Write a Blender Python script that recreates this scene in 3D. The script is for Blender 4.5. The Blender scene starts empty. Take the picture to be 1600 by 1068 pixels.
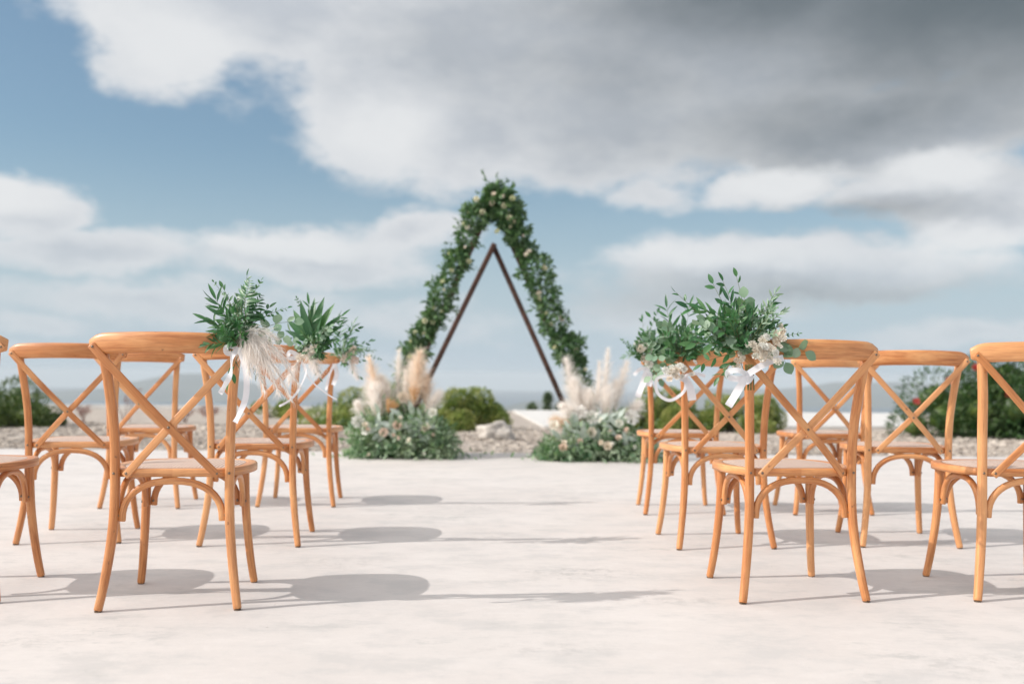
import bpy, bmesh, math, random
import numpy as np
from mathutils import Vector, Matrix, noise
random.seed(7); RNG = np.random.default_rng(7)
R = math.radians
scene = bpy.context.scene
COL = scene.collection

# ------------------------------------------------------------------ camera, sky, sun, exposure
cam_data = bpy.data.cameras.new('camera'); cam = bpy.data.objects.new('camera', cam_data); COL.objects.link(cam)
scene.camera = cam
cam.location = (0, 0, 0.756)
cam.rotation_euler = (Matrix.Rotation(R(90), 3, 'X') @ Matrix.Rotation(0.008, 3, 'Z')).to_euler()
cam_data.sensor_width = 36; cam_data.lens = 34.4; cam_data.shift_y = 0.0338
cam_data.clip_start = 0.05; cam_data.clip_end = 40000
cam_data.dof.use_dof = True; cam_data.dof.focus_distance = 3.25; cam_data.dof.aperture_fstop = 2.1
cam_data.dof.aperture_blades = 0

SUN_DIR = Vector((0.571, 0.145, -0.43)).normalized()
sun_d = bpy.data.lights.new('sun', 'SUN'); sun = bpy.data.objects.new('sun', sun_d); COL.objects.link(sun)
sun_d.energy = 2.15; sun_d.angle = R(0.55); sun_d.color = (1.0, 0.955, 0.90)
sun.rotation_euler = SUN_DIR.to_track_quat('-Z', 'Y').to_euler()

scene.view_settings.view_transform = 'Standard'; scene.view_settings.look = 'None'
scene.view_settings.gamma = 1; scene.view_settings.use_curve_mapping = False
scene.view_settings.exposure = 0.70
scene.cycles.volume_step_rate = 1.0
scene.cycles.max_bounces = 8; scene.cycles.transparent_max_bounces = 12

class NT:
    """short node building"""
    def __init__(s, tree): s.t = tree; s.n = tree.nodes; s.l = tree.links
    def new(s, kind, **kw):
        n = s.n.new(kind)
        for k, v in kw.items():
            if k in n.inputs: s.set(n.inputs[k], v)
            else: setattr(n, k, v)
        return n
    def set(s, inp, v):
        if isinstance(v, bpy.types.NodeSocket): s.l.new(v, inp)
        else: inp.default_value = v
    def math(s, op, a, b=0.0, c=0.0, clamp=False):
        n = s.n.new('ShaderNodeMath'); n.operation = op; n.use_clamp = clamp
        for i, v in enumerate((a, b, c)): s.set(n.inputs[i], v)
        return n.outputs[0]
    def vec(s, op, a, b=(0, 0, 0)):
        n = s.n.new('ShaderNodeVectorMath'); n.operation = op
        s.set(n.inputs[0], a); s.set(n.inputs[1], b)
        return n.outputs[1] if op in ('LENGTH', 'DOT_PRODUCT') else n.outputs[0]
    def noise(s, vec, scale, detail=4, rough=0.55, out=0, dist=0.0):
        n = s.n.new('ShaderNodeTexNoise'); s.set(n.inputs['Vector'], vec)
        n.inputs['Scale'].default_value = scale; n.inputs['Detail'].default_value = detail
        n.inputs['Roughness'].default_value = rough; n.inputs['Distortion'].default_value = dist
        return n.outputs[out]
    def ramp(s, fac, lo, hi, a=0.0, b=1.0, smooth=True):
        n = s.n.new('ShaderNodeMapRange'); n.interpolation_type = 'SMOOTHSTEP' if smooth else 'LINEAR'
        for i, v in enumerate((fac, lo, hi, a, b)): s.set(n.inputs[i], v)
        return n.outputs[0]
    def mix(s, fac, a, b, mode='MIX'):
        n = s.n.new('ShaderNodeMix'); n.data_type = 'RGBA'; n.blend_type = mode
        s.set(n.inputs[0], fac)
        for i, v in ((6, a), (7, b)):
            s.set(n.inputs[i], v if isinstance(v, bpy.types.NodeSocket) else (*v, 1.0))
        return n.outputs[2]
    def mapping(s, vec, scale=(1, 1, 1), rot=(0, 0, 0)):
        n = s.n.new('ShaderNodeMapping'); s.set(n.inputs[0], vec)
        n.inputs['Scale'].default_value = scale; n.inputs['Rotation'].default_value = rot
        return n.outputs[0]

world = bpy.data.worlds.new('World'); scene.world = world; world.use_nodes = True
N = NT(world.node_tree); N.n.clear()
w_out = N.new('ShaderNodeOutputWorld')
sky = N.new('ShaderNodeTexSky'); sky.sky_type = 'NISHITA'; sky.sun_disc = False
sky.sun_elevation = R(36); sky.sun_rotation = math.atan2(-SUN_DIR.x, -SUN_DIR.y)
sky.altitude = 60; sky.air_density = 1.0; sky.dust_density = 1.6; sky.ozone_density = 1.3
tc = N.new('ShaderNodeTexCoord'); d = tc.outputs['Generated']
sep = N.new('ShaderNodeSeparateXYZ'); N.set(sep.inputs[0], d)
az = N.math('ARCTAN2', sep.outputs[0], sep.outputs[1]); el = N.math('ARCSINE', sep.outputs[2])
cmb = N.new('ShaderNodeCombineXYZ'); N.set(cmb.inputs[0], az); N.set(cmb.inputs[1], el)
warp_src = N.mapping(d, (1, 1, 1.9))
w1 = N.noise(warp_src, 7.0, 5, 0.6, out=1)
w2 = N.vec('MULTIPLY', N.vec('SUBTRACT', w1, (0.5, 0.5, 0.5)), (0.11, 0.06, 0))
P = N.vec('ADD', cmb.outputs[0], w2)
def blobs(lst):
    acc = None
    for (cx, cy, rx, ry, w) in lst:
        L = N.vec('LENGTH', N.vec('MULTIPLY', N.vec('SUBTRACT', P, (cx, cy, 0)), (1 / rx, 1 / ry, 0)))
        v = N.math('MULTIPLY', N.math('SUBTRACT', 1.0, L), w)
        if acc is None: acc = v
        else:
            m = N.n.new('ShaderNodeMath'); m.operation = 'SMOOTH_MAX'
            N.set(m.inputs[0], acc); N.set(m.inputs[1], v); m.inputs[2].default_value = 0.12; acc = m.outputs[0]
    return acc
CLOUDS = [(0.225, 0.347, 0.497, 0.147, 1), (-0.052, 0.332, 0.215, 0.137, 1), (-0.256, 0.35, 0.202, 0.07, 1), (-0.339, 0.315, 0.081, 0.055, 1), (-0.156, 0.252, 0.077, 0.071, 1), (-0.052, 0.236, 0.124, 0.059, 1), (0.098, 0.253, 0.207, 0.072, 1), (0.362, 0.239, 0.217, 0.061, 1), (0.413, 0.177, 0.126, 0.045, 1), (0.268, 0.192, 0.073, 0.032, 1), (0.28, 0.105, 0.229, 0.039, 1), (0.13, 0.185, 0.061, 0.026, 0.7), (-0.461, 0.15, 0.063, 0.032, 1), (-0.407, 0.118, 0.105, 0.025, 1), (-0.212, 0.116, 0.162, 0.027, 1), (-0.104, 0.141, 0.078, 0.023, 0.8), (0.45, 0.151, 0.09, 0.029, 1), (-0.357, 0.072, 0.189, 0.024, 0.55), (0.429, 0.04, 0.108, 0.015, 0.6), (-0.45, 0.043, 0.058, 0.016, 0.6), (0.181, 0.069, 0.164, 0.029, 0.6), (-0.117, 0.057, 0.129, 0.019, 0.35), (-0.316, 0.017, 0.236, 0.012, 0.4)]
BRIGHTS = [(0.268, 0.195, 0.07, 0.028, 1), (0.41, 0.192, 0.08, 0.028, 1), (-0.50, 0.165, 0.09, 0.03, 1), (-0.24, 0.125, 0.15, 0.016, .8), (-0.33, 0.31, 0.10, 0.05, .7), (-0.14, 0.235, 0.09, 0.05, .6), (0.18, 0.118, 0.2, 0.018, .6), (0.45, 0.125, 0.1, 0.02, .7)]
DARKS = [(0.46, 0.36, 0.30, 0.16, 1), (0.26, 0.37, 0.26, 0.09, .8), (0.36, 0.25, 0.26, 0.05, .5), (0.15, 0.30, 0.2, 0.06, .25), (0.33, 0.155, 0.12, 0.016, .45), (0.286, 0.08, 0.2, 0.016, .35)]
F = blobs(CLOUDS)
fbm = N.noise(warp_src, 11.0, 7, 0.6)
far_f = N.noise(N.mapping(d, (1, 1, 1.6)), 2.6, 6, 0.55)           # broken cloud over the rest of the sky
in_view = N.ramp(N.vec('LENGTH', N.vec('MULTIPLY', N.vec('SUBTRACT', cmb.outputs[0], (0, 0.15, 0)), (1 / 0.85, 1 / 0.42, 0))), 0.8, 1.25)
bg_f = N.math('SUBTRACT', N.math('MULTIPLY', N.math('SUBTRACT', far_f, 0.42), 3.0), N.math('MULTIPLY', N.math('SUBTRACT', 1.0, in_view), 3.0))
F = N.math('MAXIMUM', F, bg_f)
F = N.math('ADD', F, N.math('MULTIPLY', N.math('SUBTRACT', fbm, 0.5), 1.05))
fine = N.noise(warp_src, 34.0, 6, 0.62)
F = N.math('ADD', F, N.math('MULTIPLY', N.math('SUBTRACT', fine, 0.5), 0.30))
dens = N.math('MULTIPLY', N.ramp(F, -0.12, 0.36), N.ramp(el, 0.0, 0.16, 0.45, 0.95))
D = N.math('ADD', blobs(DARKS), N.math('MULTIPLY', N.math('SUBTRACT', N.noise(warp_src, 5.0, 5, 0.55), 0.5), 0.55))
dark = N.ramp(D, -0.38, 0.92)
edge = N.ramp(F, 0.2, 1.0)
billow = N.math('ADD', N.math('MULTIPLY', N.math('SUBTRACT', fine, 0.5), 0.5), N.math('MULTIPLY', N.math('SUBTRACT', N.noise(warp_src, 16.0, 5, 0.6), 0.5), 1.3))
c_bright = N.mix(N.math('ADD', edge, billow, clamp=True), (0.455, 0.465, 0.48), (0.355, 0.375, 0.405))
c_cloud = N.mix(dark, c_bright, (0.090, 0.106, 0.116))
lit = N.math('ADD', blobs(BRIGHTS), N.math('MULTIPLY', N.math('SUBTRACT', fbm, 0.5), 0.9))
c_cloud = N.mix(N.ramp(lit, -0.1, 0.6, 0, 0.92), c_cloud, (0.51, 0.515, 0.52))
# unseen clouds towards the sun brightened, added to fill the shadows
fill_glow = N.ramp(N.vec('DOT_PRODUCT', d, tuple(-SUN_DIR)), 0.27, 0.92, 0.0, 1.0)
c_cloud = N.vec('MULTIPLY', c_cloud, N.mix(fill_glow, (1, 1, 1), (3.5, 3.2, 2.85)))
bg_sky = N.new('ShaderNodeBackground'); 
veil = N.math('ADD', N.ramp(el, 0.0, 0.24, 0.70, 0.0), N.ramp(el, 0.0, 0.5, 0.26, 0.12))
sky_c = N.mix(veil, N.mix(1.0, sky.outputs[0], (0.68, 0.88, 0.91), 'MULTIPLY'), (4.3, 5.1, 5.75))               # thin high veil that pales the blue
N.set(bg_sky.inputs[0], sky_c); bg_sky.inputs[1].default_value = 0.075
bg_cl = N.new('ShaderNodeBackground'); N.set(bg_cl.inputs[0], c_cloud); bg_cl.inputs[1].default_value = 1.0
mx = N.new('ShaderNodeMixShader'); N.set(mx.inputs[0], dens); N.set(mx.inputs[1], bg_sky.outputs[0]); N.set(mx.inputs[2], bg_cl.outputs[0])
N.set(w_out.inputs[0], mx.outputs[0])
world.cycles.sampling_method = 'MANUAL'; world.cycles.sample_map_resolution = 512

# ------------------------------------------------------------------ materials
def material(name):
    m = bpy.data.materials.new(name); m.use_nodes = True
    t = NT(m.node_tree); t.n.clear()
    o = t.new('ShaderNodeOutputMaterial'); b = t.new('ShaderNodeBsdfPrincipled')
    t.l.new(b.outputs[0], o.inputs[0]); t.o = o; t.b = b
    return m, t
def bump(t, h, dist, strength=1.0):
    n = t.new('ShaderNodeBump'); t.set(n.inputs['Height'], h)
    n.inputs['Distance'].default_value = dist; n.inputs['Strength'].default_value = strength
    t.set(t.b.inputs['Normal'], n.outputs[0]); return n

def mat_wood():
    m, t = material('oiled_wood')
    uv = t.new('ShaderNodeUVMap').outputs[0]
    oi = t.new('ShaderNodeObjectInfo').outputs['Random']
    off = t.new('ShaderNodeCombineXYZ'); t.set(off.inputs[0], t.math('MULTIPLY', oi, 37.0)); t.set(off.inputs[1], t.math('MULTIPLY', oi, 91.0))
    uvo = t.vec('ADD', uv, off.outputs[0])
    g1 = t.noise(t.mapping(uvo, (130, 4.5, 1)), 1.0, 6, 0.65, dist=0.8)
    g2 = t.noise(t.mapping(uvo, (520, 12, 1)), 1.0, 3, 0.6)
    g3 = t.noise(t.mapping(uvo, (22, 5, 1)), 1.0, 3, 0.55)
    kn = t.noise(t.mapping(uvo, (45, 30, 1)), 1.0, 2, 0.5)
    c = t.mix(t.ramp(g1, 0.36, 0.66), (0.64, 0.262, 0.085), (0.40, 0.130, 0.034))
    c = t.mix(t.ramp(g3, 0.42, 0.72), c, (0.72, 0.35, 0.14))
    c = t.mix(t.math('MULTIPLY', t.ramp(oi, 0.55, 1.0, smooth=False), 0.55), c, (0.76, 0.40, 0.18))
    c = t.mix(t.math('MULTIPLY', t.ramp(oi, 0.35, 0.0, smooth=False), 0.5), c, (0.46, 0.16, 0.042))
    c = t.mix(t.math('MULTIPLY', t.ramp(g2, 0.54, 0.70), 0.6), c, (0.28, 0.095, 0.027))
    c = t.mix(t.math('MULTIPLY', t.ramp(kn, 0.70, 0.78), 0.7), c, (0.20, 0.07, 0.025))
    t.set(t.b.inputs['Base Color'], c)
    t.set(t.b.inputs['Roughness'], t.ramp(g1, 0.2, 0.8, 0.36, 0.55))
    t.b.inputs['Coat Weight'].default_value = 0.35; t.b.inputs['Coat Roughness'].default_value = 0.30
    bump(t, t.math('ADD', g2, t.math('MULTIPLY', g3, 2.0)), 0.0010, 0.45)
    return m
def mat_cane():
    m, t = material('woven_cane')
    uv = t.new('ShaderNodeTexCoord').outputs['Object']
    s = t.new('ShaderNodeSeparateXYZ'); t.set(s.inputs[0], uv)
    a = t.math('SINE', t.math('MULTIPLY', s.outputs[0], 560.0)); b = t.math('SINE', t.math('MULTIPLY', s.outputs[1], 560.0))
    chk = t.math('MULTIPLY', a, b)
    h = t.math('ADD', t.math('MULTIPLY', chk, 0.5), t.math('MAXIMUM', a, b))
    n = t.noise(uv, 60, 3)
    c = t.mix(t.ramp(h, -0.6, 1.0), (0.26, 0.17, 0.13), (0.74, 0.58, 0.49))
    c = t.mix(t.math('MULTIPLY', t.ramp(n, 0.4, 0.7), 0.3), c, (0.45, 0.28, 0.19))
    t.set(t.b.inputs['Base Color'], c); t.b.inputs['Roughness'].default_value = 0.6
    bump(t, h, 0.0012, 0.8)
    return m
def mat_simple(name, col, rough=0.6, metal=0.0, var=0.0, nscale=30, spec=0.5):
    m, t = material(name)
    if var:
        co = t.new('ShaderNodeTexCoord').outputs['Object']
        n = t.noise(co, nscale, 4)
        c = t.mix(t.ramp(n, 0.3, 0.7), tuple(x * (1 - var) for x in col), tuple(min(1, x * (1 + var)) for x in col))
        t.set(t.b.inputs['Base Color'], c)
    else: t.b.inputs['Base Color'].default_value = (*col, 1)
    t.b.inputs['Roughness'].default_value = rough; t.b.inputs['Metallic'].default_value = metal
    t.b.inputs['Specular IOR Level'].default_value = spec
    return m
def mat_leaf(name, a, b, rough=0.45, trans=0.25, per_island=False, spec=0.5, patch=None, tint=(1.0, 1.25, 0.5)):
    """two greens mixed leaf by leaf, some light let through"""
    m, t = material(name)
    if per_island: rnd = t.new('ShaderNodeNewGeometry').outputs['Random Per Island']
    else: rnd = t.new('ShaderNodeObjectInfo').outputs['Random']
    c = t.mix(rnd, a, b)
    if patch:
        co = t.new('ShaderNodeTexCoord').outputs['Object']
        c = t.mix(t.math('MULTIPLY', t.ramp(t.noise(co, patch[1], 2), 0.45, 0.62), patch[2]), c, patch[0])
    t.set(t.b.inputs['Base Color'], c); t.b.inputs['Roughness'].default_value = rough
    t.b.inputs['Specular IOR Level'].default_value = spec
    tr = t.new('ShaderNodeBsdfTranslucent'); t.set(tr.inputs[0], t.mix(1.0, c, tint, 'MULTIPLY'))
    mxs = t.new('ShaderNodeMixShader'); mxs.inputs[0].default_value = trans
    t.l.new(t.b.outputs[0], mxs.inputs[1]); t.l.new(tr.outputs[0], mxs.inputs[2]); t.l.new(mxs.outputs[0], t.o.inputs[0])
    return m
def mat_concrete():
    m, t = material('trowelled_concrete')
    co = t.new('ShaderNodeTexCoord').outputs['Object']
    n1 = t.noise(co, 0.9, 6, 0.6); n2 = t.noise(t.mapping(co, (0.8, 1.25, 1)), 4.2, 8, 0.72)
    n3 = t.noise(co, 34, 6, 0.7); n4 = t.noise(co, 260, 3, 0.6)
    c = t.mix(t.ramp(n1, 0.3, 0.72), (0.568, 0.527, 0.504), (0.610, 0.574, 0.553))
    c = t.mix(t.math('MULTIPLY', t.ramp(n2, 0.46, 0.64), 0.85), c, (0.501, 0.478, 0.464))
    c = t.mix(t.math('MULTIPLY', t.ramp(n2, 0.34, 0.46, 1.0, 0.0), 0.5), c, (0.652, 0.611, 0.586))
    c = t.mix(t.math('MULTIPLY', t.ramp(n3, 0.5, 0.75), 0.22), c, (0.485, 0.457, 0.440))
    st = t.math('MULTIPLY', t.ramp(t.noise(co, 1.3, 5, 0.6), 0.52, 0.64), t.ramp(t.noise(t.mapping(co, (0.7, 1.3, 1)), 9.0, 7, 0.75), 0.5, 0.62))
    c = t.mix(t.math('MULTIPLY', st, 0.75), c, (0.418, 0.408, 0.394))
    # old spill marks and grit
    for (sx, sy, rx, ry, k) in ((0.26, 3.78, 0.34, 0.20, 0.55), (-0.70, 3.95, 0.30, 0.22, 0.30), (-0.12, 4.62, 0.28, 0.30, 0.32), (0.55, 3.32, 0.30, 0.10, 0.35), (-1.55, 2.75, 0.45, 0.16, 0.3), (1.35, 2.6, 0.5, 0.2, 0.3), (0.1, 2.72, 0.35, 0.12, 0.25), (-0.3, 5.6, 0.5, 0.5, 0.25), (0.4, 6.4, 0.7, 0.5, 0.25)):
        L = t.vec('LENGTH', t.vec('MULTIPLY', t.vec('SUBTRACT', co, (sx, sy, 0)), (1 / rx, 1 / ry, 0)))
        msk = t.math('MULTIPLY', t.ramp(L, 1.0, 0.2), t.ramp(t.noise(co, 16, 8, 0.78), 0.47, 0.60))
        c = t.mix(t.math('MULTIPLY', msk, k), c, (0.33, 0.315, 0.305))
    grit = t.new('ShaderNodeTexVoronoi'); t.set(grit.inputs['Vector'], co); grit.inputs['Scale'].default_value = 7.0
    c = t.mix(t.math('MULTIPLY', t.ramp(grit.outputs['Distance'], 0.035, 0.015), 0.6), c, (0.25, 0.22, 0.20))
    t.set(t.b.inputs['Base Color'], c)
    t.set(t.b.inputs['Roughness'], t.ramp(n2, 0.3, 0.7, 0.62, 0.82)); t.b.inputs['Specular IOR Level'].default_value = 0.3
    h = t.math('ADD', t.math('MULTIPLY', n2, 1.2), t.math('ADD', t.math('MULTIPLY', n3, 0.35), t.math('MULTIPLY', n4, 0.08)))
    bump(t, h, 0.004, 0.4)
    return m
def mat_ground(name, c1, c2, c3, s=3.0):
    m, t = material(name)
    co = t.new('ShaderNodeTexCoord').outputs['Object']
    c = t.mix(t.ramp(t.noise(co, s, 6, 0.6), 0.35, 0.65), c1, c2)
    c = t.mix(t.ramp(t.noise(co, s * 9, 4, 0.6), 0.5, 0.7), c, c3)
    t.set(t.b.inputs['Base Color'], c); t.b.inputs['Roughness'].default_value = 0.9
    bump(t, t.noise(co, s * 12, 4), 0.02, 0.6)
    return m

M = {}
M['wood'] = mat_wood(); M['cane'] = mat_cane()
M['bolt'] = mat_simple('bolt_metal', (0.22, 0.17, 0.13), 0.35, 0.85)
M['timber'] = mat_simple('brown_stained_timber', (0.085, 0.038, 0.026), 0.6, 0, 0.35, 14)
M['ribbon'] = mat_leaf('white_satin', (0.80, 0.80, 0.84), (0.86, 0.86, 0.89), 0.35, 0.3, tint=(1, 1, 1))
M['leaf_dark'] = mat_leaf('deep_green_leaf', (0.022, 0.09, 0.035), (0.06, 0.18, 0.06), 0.38, 0.22)
M['leaf_mid'] = mat_leaf('mid_green_leaf', (0.04, 0.135, 0.05), (0.10, 0.22, 0.085), 0.42, 0.28)
M['leaf_grey'] = mat_leaf('grey_green_leaf', (0.16, 0.27, 0.18), (0.30, 0.40, 0.29), 0.55, 0.22)
M['stem'] = mat_simple('green_stem', (0.12, 0.15, 0.05), 0.6, 0, 0.3)
M['pampas'] = mat_leaf('cream_pampas', (0.95, 0.90, 0.85), (0.98, 0.95, 0.92), 0.8, 0.55, True, 0.1, tint=(1, 1, 1))
M['pampas_peach'] = mat_leaf('peach_pampas', (0.92, 0.74, 0.58), (0.96, 0.88, 0.78), 0.8, 0.35, True, 0.1, tint=(1, 1, 1))
M['rust'] = mat_leaf('rust_dried_palm', (0.62, 0.33, 0.13), (0.72, 0.46, 0.22), 0.6, 0.25, True, tint=(1, 1, 1))
M['petal'] = mat_leaf('cream_petal', (0.88, 0.77, 0.64), (0.92, 0.87, 0.78), 0.6, 0.3, tint=(1, 1, 1))
M['petal_white'] = mat_leaf('white_petal', (0.86, 0.86, 0.78), (0.92, 0.90, 0.86), 0.6, 0.3, tint=(1, 1, 1))
M['petal_pink'] = mat_leaf('blush_petal', (0.84, 0.66, 0.56), (0.90, 0.78, 0.68), 0.6, 0.3, tint=(1, 1, 1))
M['petal_green'] = mat_leaf('pale_green_cream_petal', (0.66, 0.68, 0.44), (0.86, 0.82, 0.64), 0.6, 0.3, tint=(1, 1, 1))
M['red'] = mat_leaf('coral_red_petal', (0.62, 0.07, 0.06), (0.75, 0.16, 0.13), 0.6, 0.2, tint=(1, 1, 1))
M['garland_leaf'] = mat_leaf('garland_leaf', (0.022, 0.08, 0.03), (0.14, 0.25, 0.10), 0.42, 0.22, True, 0.5, ((0.20, 0.28, 0.15), 9.0, 0.35))
M['pile_leaf'] = mat_leaf('grey_green_mixed_leaf', (0.06, 0.16, 0.07), (0.34, 0.44, 0.30), 0.45, 0.25, True, 0.5, ((0.44, 0.48, 0.38), 6.0, 0.5))
M['bush_leaf'] = mat_leaf('yellowish_green_bush_leaf', (0.09, 0.16, 0.035), (0.32, 0.38, 0.10), 0.42, 0.2, True, 0.5, ((0.46, 0.44, 0.16), 5.0, 0.6))
M['bush_dark'] = mat_leaf('dark_green_bush_leaf', (0.022, 0.07, 0.016), (0.12, 0.18, 0.035), 0.42, 0.18, True, 0.5, ((0.22, 0.24, 0.06), 4.0, 0.35))
M['oleander'] = mat_leaf('oleander_leaf', (0.014, 0.055, 0.018), (0.07, 0.15, 0.035), 0.38, 0.2, True, 0.5, ((0.16, 0.2, 0.09), 5.0, 0.4))
M['tree_far'] = mat_leaf('distant_tree_leaf', (0.07, 0.12, 0.06), (0.15, 0.2, 0.10), 0.6, 0.1, True)
M['dry'] = mat_simple('dry_reddish_twig', (0.20, 0.09, 0.07), 0.8, 0, 0.3)
M['dry_head'] = mat_leaf('dry_reddish_seed_head', (0.26, 0.11, 0.09), (0.36, 0.20, 0.16), 0.8, 0.2, True, tint=(1, 1, 1))
M['bark'] = mat_simple('grey_bark', (0.10, 0.075, 0.055), 0.9, 0, 0.3)
M['concrete'] = mat_concrete()
M['white_paint'] = mat_simple('white_masonry_paint', (0.60, 0.585, 0.565), 0.8, 0, 0.08, 3)
M['soil'] = mat_ground('dry_stony_soil', (0.36, 0.31, 0.27), (0.44, 0.39, 0.34), (0.27, 0.23, 0.20))
M['scrub'] = mat_ground('scrubby_slope', (0.10, 0.11, 0.05), (0.22, 0.19, 0.13), (0.05, 0.07, 0.03), 0.02)
M['hill'] = mat_ground('wooded_hill', (0.035, 0.05, 0.04), (0.07, 0.08, 0.06), (0.02, 0.03, 0.025), 0.004)
M['stone'] = mat_leaf('bed_stone', (0.28, 0.24, 0.21), (0.54, 0.48, 0.42), 0.85, 0.0, True, 0.2)
M['boulder'] = mat_simple('pale_limestone', (0.46, 0.42, 0.38), 0.85, 0, 0.22, 9)
def mat_sea():
    m, t = material('sea_water')
    co = t.new('ShaderNodeTexCoord').outputs['Object']
    t.b.inputs['Base Color'].default_value = (0.015, 0.05, 0.085, 1); t.b.inputs['Roughness'].default_value = 0.5; t.b.inputs['Specular IOR Level'].default_value = 0.3
    t.b.inputs['IOR'].default_value = 1.33
    bump(t, t.noise(co, 0.08, 6, 0.6), 1.5, 0.5)
    return m
M['sea'] = mat_sea()

# ------------------------------------------------------------------ object helpers
def link(o, parent=None):
    COL.objects.link(o)
    if parent is not None: o.parent = parent
    return o
def mesh_obj(name, verts, faces, mat, parent=None, smooth=True, uvs=None, loc=None):
    me = bpy.data.meshes.new(name)
    me.from_pydata([tuple(v) for v in verts], [], faces)
    if uvs is not None:
        l = me.uv_layers.new(name='UVMap'); l.data.foreach_set('uv', np.asarray(uvs, dtype=np.float32).ravel())
    me.polygons.foreach_set('use_smooth', [smooth] * len(me.polygons))
    me.materials.append(mat); me.update()
    o = bpy.data.objects.new(name, me)
    if loc is not None: o.location = loc
    return link(o, parent)
def big_mesh(name, V, F4, mat, parent=None, smooth=False):
    """V (n,3) array, F4 (m,k) array of equal-sized faces"""
    me = bpy.data.meshes.new(name); k = F4.shape[1]
    me.vertices.add(len(V)); me.vertices.foreach_set('co', V.astype(np.float32).ravel())
    me.loops.add(F4.size); me.loops.foreach_set('vertex_index', F4.astype(np.int32).ravel())
    me.polygons.add(len(F4)); me.polygons.foreach_set('loop_start', np.arange(0, F4.size, k, dtype=np.int32))
    me.polygons.foreach_set('use_smooth', [smooth] * len(F4))
    me.materials.append(mat); me.update(calc_edges=True)
    o = bpy.data.objects.new(name, me)
    return link(o, parent)
def thing(name, label, cat, loc=(0, 0, 0), rotz=0.0, group=None):
    o = bpy.data.objects.new(name, None); link(o); o.location = loc; o.rotation_euler = (0, 0, rotz)
    o.empty_display_size = 0.1
    o['label'] = label; o['category'] = cat
    if group: o['group'] = group
    return o
def tag(o, label, cat, group=None):
    o['label'] = label; o['category'] = cat
    if group: o['group'] = group
    return o
def catmull(pts, n=6, closed=False):
    P_ = [Vector(p) for p in pts]; out = []
    m = len(P_)
    for i in range(m if closed else m - 1):
        if closed: p0, p1, p2, p3 = (P_[(i + k - 1) % m] for k in range(4))
        else: p0, p1, p2, p3 = P_[max(i - 1, 0)], P_[i], P_[i + 1], P_[min(i + 2, m - 1)]
        for j in range(n):
            t = j / n
            out.append(0.5 * ((2 * p1) + (p2 - p0) * t + (2 * p0 - 5 * p1 + 4 * p2 - p3) * t * t + (3 * p1 - p0 - 3 * p2 + p3) * t ** 3))
    if not closed: out.append(P_[-1])
    return out
def superell(a, b, n, e):
    out = []
    for i in range(n):
        t = 2 * math.pi * (i + 0.5) / n; c, s = math.cos(t), math.sin(t)
        out.append((a * math.copysign(abs(c) ** (2 / e), c), b * math.copysign(abs(s) ** (2 / e), s)))
    return out
def sweep(path, profile, ref=(0, -1, 0), scales=None, closed=False, cap=True):
    """profile swept along path; profile x runs along tangent x ref, y along ref. returns verts, faces, loop uvs"""
    V, Fc, UV = [], [], []
    n = len(path); k = len(profile); ref = Vector(ref)
    per = [0.0]
    for i in range(k): per.append(per[-1] + math.dist(profile[i], profile[(i + 1) % k]))
    lens = [0.0]
    for i in range(1, n + (1 if closed else 0)): lens.append(lens[-1] + (path[i % n] - path[i - 1]).length)
    for i in range(n):
        if closed: T = (path[(i + 1) % n] - path[i - 1]).normalized()
        else: T = (path[min(i + 1, n - 1)] - path[max(i - 1, 0)]).normalized()
        X = T.cross(ref).normalized(); Y = X.cross(T).normalized()
        s = scales[i] if scales else 1.0
        sx, sy = s if isinstance(s, tuple) else (s, s)
        for (a, b) in profile: V.append(path[i] + X * a * sx + Y * b * sy)
    for i in range(n if closed else n - 1):
        i2 = (i + 1) % n
        for j in range(k):
            j2 = (j + 1) % k
            Fc.append((i * k + j, i * k + j2, i2 * k + j2, i2 * k + j))
            UV += [(per[j], lens[i]), (per[j + 1], lens[i]), (per[j + 1], lens[i + 1]), (per[j], lens[i + 1])]
    if cap and not closed:
        for base, pth, rev in ((0, 0, False), ((n - 1) * k, n - 1, True)):
            idx = [base + j for j in range(k)]
            T = (path[1] - path[0]).normalized() if pth == 0 else (path[-1] - path[-2]).normalized()
            # small chamfer ring then cap
            c = path[pth]; st = len(V)
            off = T * (-0.0022 if pth == 0 else 0.0022)
            for j in idx: V.append(c + (V[j] - c) * 0.88 + off)
            for j in range(k):
                j2 = (j + 1) % k
                f = (idx[j], idx[j2], st + j2, st + j)
                Fc.append(f if rev else f[::-1]); UV += [(per[j] if q in (0, 3) else per[j + 1], lens[pth]) for q in range(4)]
            f = [st + j for j in range(k)]
            Fc.append(tuple(f) if rev else tuple(f[::-1])); UV += [(profile[j][0], profile[j][1] * 0.3) for j in range(k)]
    return V, Fc, UV
def swept(name, mat, parent, *a, **kw):
    V, Fc, UV = sweep(*a, **kw)
    return mesh_obj(name, V, Fc, mat, parent, True, UV)

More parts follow.
